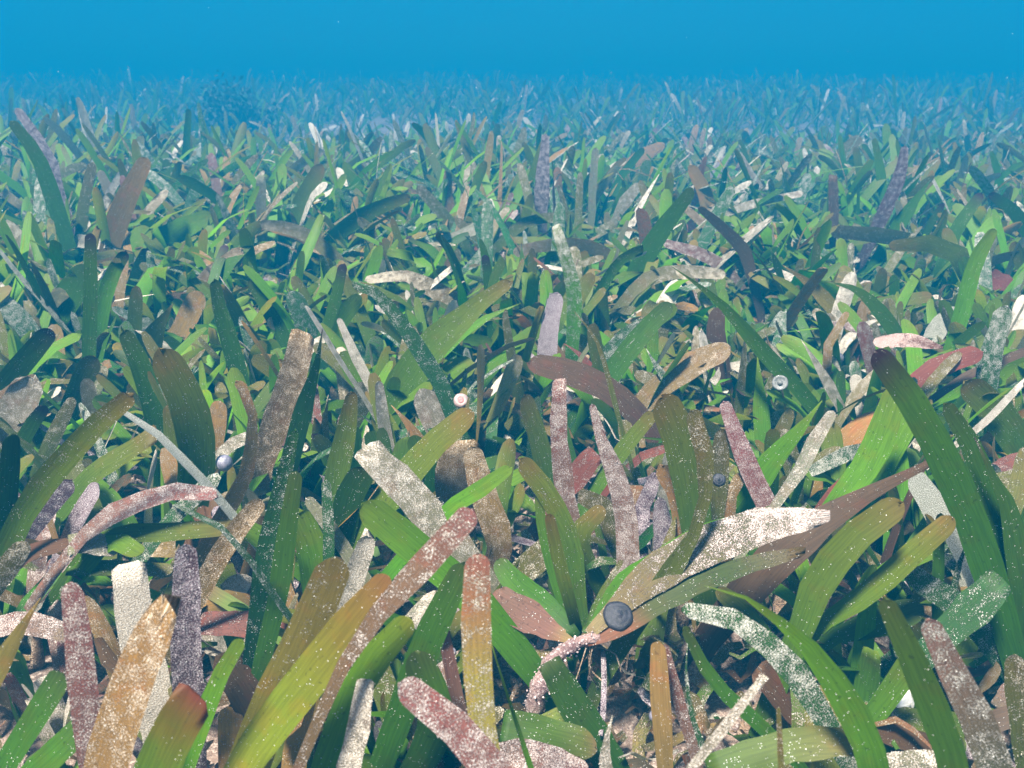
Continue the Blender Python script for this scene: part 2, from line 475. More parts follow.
S("reddish olive blade", "slanting downward across the crusted red fallen blade", B("03", [(1180, 300), (1000, 160), (805, 40)], [45, 60, 62], "K", tk=1.04, z0=.035))
S("yellow olive dotted blade", "leaning behind the large orange and green blade", B("13", [(-60, 840), (60, 530), (180, 280), (290, 20), (322, -75)], [150, 165, 165, 150, 125], "Y", k=1.0, crust=.05))
S("large orange and green blade", "broad, orange at its foot, leaning across the meadow front", B("13", [(-70, 790), (60, 600), (200, 420), (360, 220), (530, 5)], [150, 175, 175, 160, 110], "A", k=.92))
S("long pinkish brown blade", "twisted edge-on low down with a rosy rounded tip", B("13", [(190, 720), (310, 440), (420, 240), (600, 30), (760, -130), (866, -265)], [44, 50, 72, 108, 128, 105], "M", k=.86))
S("bright green blade with fuzzy tip", "smooth and leaning beside the long pinkish brown blade", B("13", [(290, 740), (400, 450), (500, 300), (622, 168)], [115, 130, 135, 105], "G", k=.96, crust=.02))
S("broken grey white blade", "upright stump between green blades and crusty debris", B("13", [(360, 830), (410, 600), (437, 420)], [95, 90, 82], "W", k=.93, tip='flat'))
S("pale thin strip", "leaning in the shade below the bright green fuzzy-tipped blade", B("13", [(250, 800), (310, 600), (372, 410)], [60, 62, 45], "W", k=1.02, crust=-.25, tip='point'))
S("off-white blade", "tucked behind the brown tip of the large orange and green blade", B("13", [(320, 200), (380, 40), (425, -80), (448, -160)], [70, 80, 85, 75], "W", k=1.0))
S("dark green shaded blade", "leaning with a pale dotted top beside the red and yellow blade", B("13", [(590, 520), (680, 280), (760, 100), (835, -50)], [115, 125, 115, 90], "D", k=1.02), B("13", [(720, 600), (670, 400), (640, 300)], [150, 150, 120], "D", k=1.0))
S("red and yellow dotted blade", "upright, red rounded top fading to yellow, thick with white dots", B("13", [(945, 850), (905, 600), (882, 350), (880, 100), (888, -88)], [105, 112, 120, 128, 118], "S", k=.88))
S("rosy speckled blade", "crossing the foot of the red and yellow dotted blade", B("13", [(1010, 870), (880, 700), (760, 570), (575, 428)], [150, 150, 150, 130], "P", k=.83, crust=.05))
S("narrow brownish pink blade", "short and upright in the gap beside the red and yellow blade", B("13", [(800, 470), (762, 280), (742, 170)], [55, 50, 36], "P", crust=-.4))
S("wiry green stem", "thin, curving down from the red and yellow dotted blade", B("13", [(1110, 800), (1020, 520), (960, 330), (930, 225)], [24, 24, 20, 14], "G", k=.92, tip='point'))
# central uprooted-looking shoot with its fan, sheaths and crusted rhizome is built by itself further down
S("dark green dotted stub", "short and broad below the central fan of olive blades", B("23", [(360, 690), (250, 520), (148, 345)], [130, 135, 110], "D", k=1.14, speck=2.0, tip='flat'))
S("white frayed point", "small upright fragment of blade on the bare sediment", B("23", [(380, 830), (372, 690), (402, 560)], [95, 90, 60], "W", k=.93, tip='point'))
S("small pink curl", "narrow pink blade over bare sediment below the round dark snail", B("23", [(675, 520), (640, 400), (612, 275)], [48, 50, 30], "P", k=1.0))
S("tan olive upright blade", "faint against bare sediment behind the small pink curl", B("23", [(605, 640), (590, 450), (585, 265)], [75, 80, 70], "T", k=1.03, crust=-.2))
S("pale green thread", "thin stalk bending over the bare sediment", B("23", [(790, 760), (722, 570), (697, 400), (702, 268)], [30, 32, 32, 20], "C", k=.95, tip='point'))
S("pale forked twig", "whitish edge-on blade crossing in front of bare sediment", B("23", [(690, 810), (800, 670), (900, 540), (1012, 402)], [42, 44, 44, 36], "W", k=.84, tip='flat'))
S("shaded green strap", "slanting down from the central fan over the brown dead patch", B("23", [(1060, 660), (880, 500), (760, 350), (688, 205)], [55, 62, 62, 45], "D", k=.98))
S("arched pair of white crusted and bright green blades", "rooted low, curving up toward the fan", B("33", [(240, 600), (120, 400), (0, 270), (-170, 160), (-342, 135)], [95, 110, 100, 90, 70], "C", k=.95, crust=.06), B("33", [(440, 840), (400, 680), (300, 480), (150, 270), (0, 150), (-120, 70), (-252, 40)], [110, 118, 122, 108, 78, 50, 24], "G", k=.9, tip='point'))
S("slim stick-like blade", "upright before the yellow fallen blade with dark marks", B("33", [(58, 830), (45, 650), (42, 528)], [26, 26, 18], "L", k=.8))
S("clean dark green blade", "smooth, pale-edged tip, rising before the yellow crusted lying blade", B("33", [(770, 900), (730, 720), (640, 480), (550, 270), (466, 92)], [108, 112, 108, 98, 66], "D", k=.86, crust=-.12, speck=.3))
S("blade with crusty pink tip", "grey-green and crusted, next to the clean dark green blade", B("33", [(940, 900), (870, 640), (760, 430), (690, 280), (638, 175)], [135, 140, 122, 108, 84], "E", k=.88))
S("olive pair with rounded tips", "two broad clean olive leaves fanning from one foot", B("33", [(135, 200), (200, 30), (320, -130), (440, -230), (535, -292)], [105, 130, 130, 128, 110], "O", k=.95, crust=-.2, speck=.6), B("33", [(160, 250), (330, 120), (480, 0), (600, -110), (742, -232)], [60, 105, 115, 110, 95], "O", k=1.0))
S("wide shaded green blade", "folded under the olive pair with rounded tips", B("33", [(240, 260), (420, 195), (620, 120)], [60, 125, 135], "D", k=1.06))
S("broad grey crusted blade", "spread flat behind the blade with crusty pink tip", B("33", [(690, 250), (800, 150), (935, 15)], [110, 150, 140], "C", k=.98, crust=-.12, tip='flat'))
S("striped grey green blade", "leaning back from the broad grey crusted blade", B("33", [(780, 140), (660, 60), (520, -60)], [95, 95, 70], "C", k=.96, speck=1.4))
S("olive crusted stub", "with rounded top at the edge above a pink patch", B("33", [(1015, 600), (990, 430), (985, 315)], [90, 92, 84], "L", k=.95))
S("stubby green tuft", "small broad blade below the olive pair of rounded tips", B("33", [(480, 480), (540, 400), (590, 320)], [90, 110, 95], "G", k=1.0, speck=2.5))
# ---- second row, west to east
S("dark bent green blade", "standing at the very edge beside pale crusted leaves", B("02", [(0, 700), (30, 450), (48, 200)], [75, 76, 72], "D"))
S("wide lilac white blade", "crusted, tilted behind the dark-tipped green blade at the edge", B("02", [(-10, 215), (60, 110), (132, -25)], [150, 150, 130], "W", k=1.03, crust=-.1))
S("little green blade with black tip", "in front of a lilac white crusted blade", B("02", [(90, 230), (130, 160), (182, 88)], [55, 58, 50], "D", k=.98, dt=True))
S("olive blade with brown grey tip", "slender, rising between tan leaves near the edge", B("02", [(190, 260), (240, 160), (292, 55)], [55, 58, 44], "L"))
S("long straight olive blade", "narrow, running up from the edge past tan leaves", B("02", [(10, 690), (130, 460), (330, 220), (532, 40)], [92, 96, 92, 76], "O", k=.9, crust=.1))
S("level olive blade", "cut square, sloping across the long straight olive blade", B("02", [(345, 385), (480, 290), (620, 198)], [80, 88, 80], "O", k=.95, tip='flat'))
S("frosted blue white strip", "thin, running down across the broad olive green blade", B("02", [(860, 440), (720, 290), (600, 175), (475, 102)], [40, 42, 46, 36], "C", k=.86, crust=.35, e=1))
S("lilac arched blade", "crusted pale and bent over like a bridge above a green blade", B("02", [(340, 600), (450, 520), (620, 450), (760, 425), (868, 450)], [60, 88, 82, 72, 66], "P", k=.9, tk=.98, crust=.02))
S("green blade lying level", "clean and long beneath the lilac arched blade", B("02", [(410, 625), (600, 598), (940, 572)], [70, 78, 72], "O", k=.93, tk=.98, crust=-.1), B("02", [(420, 640), (500, 650), (565, 680)], [80, 82, 76], "G", k=.93, tk=.97))
S("bluish bent strip", "thin and dark, running down from the lilac arched blade", B("02", [(1080, 820), (950, 640), (845, 545), (695, 482)], [32, 36, 40, 28], "C", k=.83, e=1))
S("sandy diagonal blade", "tan and felted, rising steeply past the bluish bent strip", B("02", [(800, 830), (930, 610), (1045, 465)], [80, 84, 78], "T", k=.95, crust=.15))
S("lilac grey spoon-shaped blade", "small, leaning beside green bases at the lilac arch", B("02", [(270, 620), (330, 500), (392, 400)], [60, 76, 70], "U", k=1.0, crust=.1))
S("dark purple fuzzy blade", "in shade under the long straight olive blade", B("02", [(80, 640), (190, 490), (285, 385)], [80, 92, 80], "U", k=.98, crust=-.15))
S("narrow olive tan strap", "dark tan edge-on leaf drooping at the round clear bead", B("02", [(890, 530), (980, 380), (1010, 200), (1000, 60), (945, -12)], [66, 60, 46, 40, 60], "T", k=.95))
S("sandy tan tongue", "smooth orange-tan blade above the round clear bead", B("02", [(848, 310), (860, 180), (882, 68)], [70, 82, 70], "T", k=1.05))
S("small pale collar blade", "whitish and curved over the round clear bead", B("02", [(870, 300), (930, 240), (1005, 205)], [50, 60, 52], "W", k=1.03, crust=-.1))
S("yellow tan stub", "fuzzy tip poking up at the edge below the purple blade", B("02", [(-40, 820), (30, 730), (105, 632)], [90, 95, 70], "L", k=.88, crust=.1))
S("brown olive broad blade with black spot", "rounded brown top among narrower green blades", B("02", [(775, 430), (790, 250), (740, 50), (640, -135)], [130, 155, 155, 140], "O", k=.98, crust=-.1))
S("green blade with frosted margin", "tall, leaning beside the broad blade with black spot", B("02", [(645, 240), (610, 80), (560, -80), (492, -218)], [84, 86, 84, 60], "D", k=1.02, speck=1.6))
S("dark olive shaded blade", "upright behind the broad blade with black spot", B("02", [(690, 400), (690, 250), (680, 80)], [70, 72, 62], "O", k=1.04, crust=.1))
S("tan brown felted blade", "tall, flat-topped, dotted brown, beside a dark-tipped green one", B("12", [(20, 340), (75, 170), (140, 0), (190, -205)], [100, 115, 118, 108], "T", k=1.0, tip='flat', crust=.12))
S("slender green blade with black point", "against the tan brown felted blade", B("12", [(140, 300), (190, 100), (240, -70), (266, -218)], [70, 72, 66, 40], "D", k=.97, dt=True, tip='point'))
S("frosted green pair", "one leaf thick with grey dots, one smooth, crossing low", B("12", [(20, 880), (48, 680), (100, 420), (155, 188)], [90, 90, 76, 40], "C", k=.93, crust=-.12, speck=1.5), B("12", [(85, 860), (118, 640), (160, 350)], [80, 86, 60], "D", k=.91))
S("olive green tall blade", "straight, dusted, beside pale crusted strips", B("12", [(308, 480), (330, 330), (365, 170), (385, 30)], [90, 96, 86, 50], "O", k=.98, speck=2.0))
S("shaded green dotted blade", "behind the felted white blade with cut top", B("12", [(345, 590), (375, 450), (445, 330)], [110, 115, 105], "D", k=1.0, speck=2.0))
S("short blade with white rim", "leaning low between smooth green blades", B("12", [(375, 690), (285, 560), (202, 455)], [52, 58, 48], "W", k=.95, crust=-.2))
S("felted white blade with cut top", "broad, slanting, white and tan grains all over", B("12", [(820, 680), (690, 520), (560, 380), (440, 258)], [140, 150, 150, 138], "W", k=.97, tip='flat', crust=-.08))
S("smooth olive yellow blade", "wide with rounded tip under a pink-white round shell", B("12", [(480, 520), (620, 345), (740, 215), (868, 112)], [120, 132, 132, 118], "O", k=.96, crust=-.22, speck=.8))
S("pinkish white crusted blade", "flat-topped stub behind the smooth olive yellow blade", B("12", [(765, 230), (700, 100), (658, 28)], [115, 122, 112], "W", k=1.02, crust=-.15))
S("folded tan blade", "very broad, mustard and sandy, split by a crease", B("12", [(800, 560), (800, 380), (828, 235)], [170, 180, 165], "T", k=1.04, tip='flat', crust=.1), B("12", [(975, 650), (905, 430), (862, 250)], [105, 110, 90], "T", k=1.02, crust=.1))
S("slim clean green blade", "leaning over the foot of the folded tan blade", B("12", [(730, 540), (870, 440), (1018, 335)], [60, 74, 56], "G", k=.9, tk=.97, crust=-.05, speck=.5))
S("vivid green blade", "broad, smooth, sloping down behind the long pinkish brown blade", B("12", [(860, 850), (690, 700), (545, 580), (425, 478)], [125, 132, 132, 110], "G", k=.94, crust=-.05, speck=.4))
S("orange brown curled blade", "narrow, beside the pinkish white crusted blade", B("12", [(668, 250), (600, 150), (540, 84)], [66, 62, 40], "T", k=1.0, tip='point', crust=-.2))
S("dirty white upright strip", "narrow, behind the olive green tall blade", B("12", [(535, 280), (508, 140), (490, -10)], [48, 52, 40], "W", k=1.02, crust=-.15))
S("grey white stub", "ragged upright fragment above the large orange and green blade", B("12", [(400, 790), (430, 680), (458, 602)], [75, 80, 66], "W", k=.95, tip='torn'))
S("shaded green leaf", "broad and smooth behind the short blade with white rim", B("12", [(250, 800), (220, 640), (160, 500)], [130, 130, 100], "G", k=1.0))
S("grey dotted narrow tuft", "thin frosted blade by the short blade with white rim", B("12", [(290, 800), (290, 580), (280, 385)], [44, 48, 40], "C", k=1.0))
S("mid green broad blade", "behind the felted white blade, its lower half hidden", B("12", [(560, 420), (590, 320), (600, 215)], [100, 110, 90], "G", k=1.08))
S("olive crusted long blade", "bent toward the viewer at the tuft of dark blades", B("22", [(268, 850), (240, 640), (150, 450), (32, 300)], [60, 78, 94, 86], "O", k=1.06, crust=.08))
S("pair of thin green blades", "one bright and narrow, one olive, between crusted blades", B("22", [(215, 920), (150, 700), (112, 520), (105, 445)], [42, 48, 46, 32], "G", k=1.10), B("22", [(235, 890), (185, 700), (148, 520)], [52, 60, 46], "O", k=.95))
S("small olive blade with brown rim", "upright and rounded, next to the mauve blade with ring", B("22", [(125, 300), (90, 170), (50, 45)], [80, 88, 80], "O", k=1.0, crust=.05))
S("mauve upright blade", "straight, crusted, carrying a clear ring-shaped disc", B("22", [(240, 560), (208, 400), (186, 200), (190, -15)], [72, 76, 74, 66], "P", k=.97, tip='flat', crust=.02))
S("bent pinkish white blade", "tall, crusted, with a grey fuzzy narrow upper part", B("22", [(450, 880), (462, 700), (452, 500), (410, 350), (360, 230), (320, 82)], [84, 88, 86, 76, 50, 30], "P", k=1.10, crust=.12))
S("olive dark strap", "diagonal narrow blade by the broad arching olive blade", B("22", [(395, 330), (470, 230), (568, 112)], [60, 66, 58], "O", k=.98))
S("broad arching olive blade", "with brown rounded tip bending over, dusted with grains", B("22", [(745, 620), (722, 430), (680, 240), (600, 48)], [120, 148, 150, 135], "O", k=.97, crust=.06, speck=1.6))
S("curving blade with rusty foot", "green crusted, bowed against the broad arching olive blade", B("22", [(600, 800), (700, 660), (768, 480), (775, 300), (718, 102)], [84, 62, 50, 84, 72], "L", k=.92))
S("raspberry pink slanting blade", "long, crusted, crossing in front of bright green blades", B("22", [(1160, 730), (1040, 520), (950, 340), (895, 200), (848, 70)], [70, 80, 80, 72, 50], "Q", k=1.10))
S("tan ribbon", "curled and papery behind the bent pinkish white blade", B("22", [(430, 640), (370, 500), (255, 440)], [95, 92, 70], "L", k=1.03, crust=.1), B("22", [(270, 640), (310, 550), (370, 495)], [80, 84, 70], "O", k=1.0))
S("orange tan crusted blade", "short, between the bent pink blade and the arching olive blade", B("22", [(700, 620), (670, 450), (598, 328)], [90, 92, 76], "T", k=1.0))
S("olive tan blade bearing a dark snail", "upright beside the raspberry pink blade", B("22", [(800, 590), (825, 380), (842, 180)], [74, 84, 66], "L", k=1.02))
S("pink striped cut blade", "short with square end behind the mauve upright blade", B("22", [(225, 410), (280, 340), (335, 278)], [95, 100, 95], "R", k=1.04, tip='flat'))
S("small rosy strip", "lying level between the bent pink and arching olive blades", B("22", [(510, 296), (580, 268), (645, 248)], [34, 38, 30], "R", k=1.05, tk=1.0))
S("shadowed purple blades", "crusted pair deep behind the orange tan crusted blade", B("22", [(600, 640), (600, 540), (590, 455)], [70, 76, 50], "U", k=1.04), B("22", [(520, 520), (550, 430), (580, 355)], [60, 66, 50], "U", k=1.06))
S("tan bent stub", "small and hooked beside the raspberry pink blade", B("22", [(870, 560), (880, 430), (925, 360)], [45, 50, 50], "T", k=1.0))
S("tall leaning dark green blade", "biggest clean blade, purple-tipped, bowing over a red fragment", B("32", [(910, 840), (840, 620), (750, 400), (640, 180), (530, 0), (428, -128)], [115, 128, 128, 124, 120, 96], "D", k=.92, crust=-.12, speck=.3, dt=True))
S("crossing dark pair", "frosted green leaf and clean dark leaf beside the tallest leaning blade", B("32", [(960, 840), (905, 520), (835, 300), (770, 180), (708, 78)], [96, 104, 98, 92, 66], "D", k=.95, speck=2.6, crust=.1), B("32", [(1020, 840), (970, 520), (900, 370), (828, 215)], [92, 96, 84, 44], "D", k=.93, dt=True, tip='point'))
S("silvery edge-on strip", "thin pale line running up past the crossing dark pair", B("32", [(640, 330), (720, 265), (860, 160), (1020, -5)], [22, 30, 34, 28], "W", k=1.0, tk=.93, e=1, tip='flat'))
S("dead brown twisted blade", "wide and dark, narrowing to a stick toward the tall green blade", B("32", [(40, 690), (120, 620), (230, 540), (420, 430), (665, 308)], [150, 150, 110, 58, 30], "B", k=.97, tk=1.0, tip='flat'))
S("twin bright yellow green blades", "broad and translucent beneath the tallest leaning blade", B("32", [(260, 500), (390, 330), (460, 180), (515, 10)], [90, 112, 116, 80], "G", k=1.0, crust=-.05), B("32", [(380, 460), (470, 300), (540, 170), (605, 50)], [100, 112, 112, 90], "G", k=1.03, crust=-.05))
S("blue green crusted bow", "short and curved over the dead brown twisted blade", B("32", [(405, 268), (280, 300), (155, 358)], [58, 62, 46], "C", k=.96, tk=.98, crust=.1))
S("pointed bright olive blade", "sharp-tipped, next to a grey twisted strip", B("32", [(-100, 470), (20, 300), (120, 190), (217, 66)], [100, 112, 104, 60], "G", k=.97, tip='point'))
S("grey twisted strip", "narrow, felted, alongside the pointed bright olive blade", B("32", [(10, 510), (120, 360), (180, 240), (262, 108)], [36, 56, 62, 44], "W", k=.94, crust=-.1))
S("pinkish tan leaning blade", "smooth and short behind the twin bright yellow green blades", B("32", [(285, 280), (360, 190), (455, 120)], [90, 112, 90], "T", k=1.06, crust=-.3))
S("dark red short blade", "low at the foot of the twin bright yellow green blades", B("32", [(235, 480), (280, 420), (332, 368)], [60, 64, 50], "R", k=1.0, crust=-.2))
S("olive blade at the edge", "broad, tilted behind the silvery strip and crossing dark pair", B("32", [(1020, 270), (920, 120), (790, -10)], [120, 124, 110], "O", k=1.03))
S("frosty white blade", "crusted bluish white, behind the tall leaning dark green blade", B("32", [(730, 620), (655, 480), (578, 358)], [100, 112, 90], "C", k=1.04, crust=.4), B("32", [(860, 800), (795, 660), (728, 556)], [120, 130, 100], "C", k=1.02, crust=.3))
S("thin dark upright blade", "in the gap between olive pair and tall leaning blade", B("32", [(680, 800), (682, 660), (690, 520)], [44, 46, 34], "D", k=.95), B("32", [(750, 790), (775, 690), (820, 598)], [36, 46, 28], "C", k=.93, tip='point'))
# ---- middle row
S("tall dark green blade with purple tip", "upright, dotted, beside a shining green blade", B("01", [(355, 690), (362, 400), (362, 165)], [50, 54, 48], "D", k=.97, dt=True, speck=1.3))
S("shining green blade", "brightest thin leaf with purple tip, next to the upright dark one", B("01", [(395, 590), (415, 440), (450, 330), (503, 240)], [50, 60, 58, 46], "G", k=1.0, dt=True, crust=-.05))
S("wide dark olive blade", "leaning behind the tall dark green blade with purple tip", B("01", [(165, 570), (270, 420), (350, 298)], [105, 114, 95], "D", k=1.02))
S("thick green blade with black rounded tip", "leaning in from the edge above pale leaves", B("01", [(-70, 910), (40, 750), (130, 640), (205, 550)], [92, 94, 88, 78], "D", k=1.0, dt=True, crust=-.1))
S("felted tan blade", "slanting, bright sandy top above a red-brown fragment", B("01", [(755, 450), (850, 330), (972, 235)], [70, 80, 70], "T", k=1.0, crust=.15))
S("russet level blade", "brown, lying flat across the felted tan blade", B("01", [(640, 445), (740, 424), (832, 412)], [40, 48, 40], "B", k=.98, tk=.99), B("01", [(705, 570), (760, 480), (805, 400)], [80, 92, 80], "T", k=1.03))
S("pointed olive blade", "broad, brown-tipped, below the russet level blade", B("01", [(580, 660), (620, 560), (692, 448)], [85, 96, 70], "O", k=1.0, tip='point'))
S("dotted green pole", "narrow, rounded, standing by the felted tan blade", B("01", [(965, 770), (920, 600), (880, 470), (857, 350)], [70, 72, 62, 46], "D", k=1.0, speck=2.0))
S("pale rimmed arching blade", "thin, bowed, above the felted tan blade", B("01", [(965, 270), (930, 150), (868, 12)], [44, 46, 24], "C", k=1.03))
S("light green sloping blade", "broad and blurred in blue water behind a dark-tipped small blade", B("01", [(590, 212), (720, 150), (850, 92)], [70, 84, 72], "G", k=1.05), B("01", [(495, 270), (550, 200), (605, 150)], [95, 104, 90], "G", k=1.02))
S("small dark blade with black knob tip", "short, beside the shining green blade", B("01", [(535, 360), (560, 290), (588, 224)], [42, 46, 38], "D", k=1.0, dt=True))
S("long pale wire-like blade", "thin, slanting down at the edge toward the wide dark olive blade", B("01", [(215, 490), (90, 350), (-5, 228)], [18, 20, 18], "C", k=.93, crust=.2, e=1))
S("frosted pale green blade", "slanting in at the edge beside the thick black-tipped blade", B("01", [(150, 600), (60, 490), (-30, 415)], [70, 84, 80], "C", k=1.0, crust=.05))
S("olive brown tipped blade", "low, rounded, under the tall dark green blade with purple tip", B("01", [(310, 800), (345, 720), (375, 655)], [84, 90, 84], "O", k=.98, crust=.1))
S("rosy-tipped tan blade", "small, leaning just right of the tall dark green blade", B("01", [(365, 680), (400, 610), (432, 560)], [55, 60, 50], "L", k=1.03))
S("sharp green blade", "thin, dark, beside the bitten blade with brown tip", B("11", [(255, 620), (310, 460), (350, 288)], [48, 50, 42], "D", k=1.0, dt=True))
S("bitten blade with brown tip", "long, white-flecked, with a yellow-brown decayed end", B("11", [(800, 930), (740, 770), (640, 610), (540, 470), (470, 398), (392, 372)], [64, 70, 66, 60, 46, 34], "C", k=.96, crust=-.04, tip='torn'))
S("crossed olive brown blade", "broad with crusty raised tip and a thin green branch", B("11", [(545, 850), (680, 640), (800, 530), (900, 440), (1018, 358)], [130, 142, 112, 76, 56], "O", k=1.0, crust=.12), B("11", [(680, 710), (820, 570), (930, 500), (1060, 445)], [44, 54, 50, 30], "G", k=.98, speck=2.5, tip='point'))
S("two-toned arch", "whitish crusted crest with olive base, bending over green blades", B("11", [(820, 450), (690, 380), (600, 335), (438, 352)], [70, 66, 50, 40], "N", k=1.0, tk=.98, crust=.1))
S("pale tan arch", "long and bowed, sloping down behind the sharp green blade", B("11", [(355, 300), (230, 190), (130, 145), (15, 128)], [44, 54, 50, 40], "N", k=1.0, tk=.98))
S("olive long arch", "smooth, bending over with a thin dark shadow line", B("11", [(290, 205), (400, 110), (500, 60), (615, 18)], [56, 66, 58, 40], "O", k=1.0, tk=.97))
S("short green post", "upright with black dot tip beyond the crossed olive brown blade", B("11", [(945, 560), (935, 400), (915, 252)], [42, 44, 36], "D", k=1.03, dt=True))
S("glowing green leaf", "broad and translucent beside the bitten blade with brown tip", B("11", [(710, 790), (790, 720), (875, 685)], [90, 104, 90], "G", k=1.06, crust=-.1))
S("pale frosted wide blade", "rounded, whitish green, close to the sharp green blade", B("11", [(235, 610), (180, 480), (138, 398)], [80, 92, 70], "C", k=1.02))
S("slanting green blade", "clean, behind the pale frosted wide blade", B("11", [(110, 580), (40, 450), (-25, 350)], [58, 62, 44], "D", k=1.0))
S("white stiff strip", "narrow, bleached, leaning over a bright green leaf", B("11", [(470, 800), (390, 640), (330, 505)], [38, 42, 26], "W", k=.96), B("11", [(470, 810), (400, 720), (340, 640)], [95, 105, 60], "G", k=1.02))
S("silver wire strip", "straight, thin and pale beside the tan brown felted blade", B("11", [(430, 820), (320, 650), (260, 550), (200, 455)], [22, 25, 25, 16], "W", k=.93, e=1))
S("thin pale stalk", "long, straight, crossing above the glowing green leaf", B("11", [(780, 770), (900, 680), (1040, 600), (1110, 588)], [16, 18, 18, 14], "W", k=.97, tk=.98, e=1, crust=-.2))
S("white-dotted square-tipped blade", "upright, bright green below a white crusted top", B("21", [(240, 640), (250, 420), (215, 260), (174, 138)], [54, 60, 54, 46], "H", k=.97, tip='flat', speck=1.5, crust=.05))
S("tan level blade", "long and flat, behind the white-dotted square-tipped blade", B("21", [(430, 285), (320, 222), (170, 210), (5, 242)], [40, 54, 52, 44], "N", k=1.0, tk=.99, crust=-.1))
S("olive bow", "arched, frosted, above the tan level blade", B("21", [(-50, 215), (60, 120), (235, 95)], [40, 44, 38], "L", k=1.02, tk=.98))
S("dark green blade with white chip tip", "leaning, dotted, next to pale debris", B("21", [(295, 500), (380, 350), (440, 270), (522, 228)], [36, 42, 42, 46], "D", k=1.0, speck=2.5, tip='flat'))
S("arched olive tan blade", "long, bowed, spanning below the pink tan blade", B("21", [(445, 445), (540, 350), (680, 318), (855, 330)], [46, 58, 56, 44], "N", k=1.0, tk=.99))
S("pink tan blade", "rounded, crusted, sloping down to a grey-green knob", B("21", [(860, 315), (760, 250), (605, 202)], [46, 54, 36], "P", k=1.0, tk=1.0, crust=-.05))
S("brown kinked blade", "dark rust, bent above the pink tan blade", B("21", [(960, 345), (930, 240), (850, 150), (748, 62)], [42, 48, 44, 28], "B", k=1.0), B("21", [(850, 185), (740, 110), (682, 55)], [36, 36, 28], "T", k=1.03, crust=.1))
S("pale curved strap", "tan-white, bowed, crossing beyond the brown kinked blade", B("21", [(800, 112), (900, 68), (1030, 32), (1165, 5)], [32, 34, 32, 26], "W", k=1.0, tk=.97, crust=-.1))
S("crossed whitish sticks", "two pale edge-on blades beside the brown kinked blade", B("21", [(825, 290), (930, 190), (1045, 96)], [26, 32, 28], "W", k=.97, e=1, crust=-.15))
S("deep green wide blade", "tall, shadowy, rising behind the dark green blade with white chip", B("21", [(445, 430), (560, 210), (722, -12)], [66, 74, 50], "D", k=1.03))
S("grey mauve blade", "fuzzy, upright, standing behind the dark maroon folded blade", B("21", [(138, 720), (150, 550), (180, 405)], [74, 78, 66], "U", k=1.0, crust=.15))
S("green leaf pair with frosted edge", "one crusted, one clean, leaning the same way", B("21", [(335, 730), (420, 610), (533, 515)], [64, 74, 60], "C", k=.98), B("21", [(375, 760), (500, 590), (635, 445)], [76, 84, 70], "D", k=1.0))
S("dark maroon folded blade", "broad, lying level, in front of the grey mauve blade", B("21", [(440, 830), (240, 725), (65, 682)], [100, 112, 90], "B", k=.97, tk=.98, crust=.05))
S("sandy crusted blade", "broad, rounded, leaning beside the leaf pair with frosted edge", B("21", [(590, 780), (720, 690), (875, 622)], [100, 112, 92], "T", k=.98, tk=.98, crust=.05))
S("brown-tipped shadow blade", "dark, rounded, upright above the sandy crusted blade", B("21", [(832, 660), (815, 560), (826, 465)], [72, 80, 66], "B", k=1.03))
S("tan specked upright blade", "soft-looking behind the green leaf pair with frosted edge", B("21", [(575, 660), (595, 560), (622, 462)], [58, 64, 52], "L", k=1.04, crust=.1))
S("thin yellow olive stem", "long and bowed, running down past the dark maroon blade", B("21", [(450, 990), (400, 800), (340, 600), (246, 475)], [18, 24, 32, 26], "L", k=.93, tip='point'))
S("orange rimmed leaf", "small, leaning by the grey mauve blade", B("21", [(340, 735), (270, 650), (208, 606)], [40, 44, 24], "R", k=1.02, tip='point'))
S("white frosted green spike", "pale, leaning at the foot of the sandy crusted blade", B("21", [(650, 800), (580, 700), (538, 628)], [50, 54, 26], "C", k=1.0, crust=.1, tip='point'))
S("long diagonal dark green blade", "clean and sharp, slicing down across the eastern meadow", B("21", [(1190, 840), (1020, 655), (850, 462), (730, 362), (636, 296)], [58, 64, 58, 44, 22], "D", k=.95, tip='point', crust=-.1))
S("lit green spear", "slender, leaning, behind the frosted pale blade at the edge", B("31", [(735, 620), (780, 470), (820, 310), (870, 200), (912, 148)], [54, 60, 60, 54, 36], "G", k=.97, crust=-.05))
S("level olive blade with blunt tip", "floating flat, joined to a bitten green leaf", B("31", [(640, 215), (540, 190), (420, 170), (252, 158)], [52, 58, 60, 54], "L", k=1.0, tk=1.0), B("31", [(805, 360), (760, 250), (650, 205), (485, 216)], [60, 84, 78, 50], "O", k=.98, tk=.99))
S("hooked dark green blade", "pointed, bowed, above the pink red fragment", B("31", [(545, 620), (450, 480), (350, 390), (232, 358)], [56, 62, 56, 36], "D", k=.98, tip='point'))
S("green olive finger", "level, rounded, crossed by the hooked dark green blade", B("31", [(310, 495), (480, 442), (655, 418)], [44, 56, 52], "O", k=1.02, tk=.99, crust=-.1))
S("yellow green stiff blade", "pointed, leaning back onto a brown twisted end", B("31", [(285, 500), (180, 380), (58, 292)], [54, 58, 30], "Y", k=1.0, crust=-.3, tip='point'), B("31", [(235, 720), (250, 580), (320, 480)], [36, 44, 30], "T", k=.99))
S("dark blade with black claw tip", "curved, taller than the green neighbours near the edge", B("31", [(700, 280), (760, 140), (855, 5)], [48, 54, 40], "D", k=1.0, dt=True))
S("small dark spike with black tip", "slim, beside the level olive blade with blunt tip", B("31", [(615, 200), (655, 120), (702, 45)], [28, 32, 24], "D", k=1.03, dt=True))
S("dark arching blade with black tip", "bowing toward the edge above tangled pale strips", B("31", [(1080, 230), (990, 85), (888, 8)], [50, 54, 38], "D", k=1.0, dt=True))
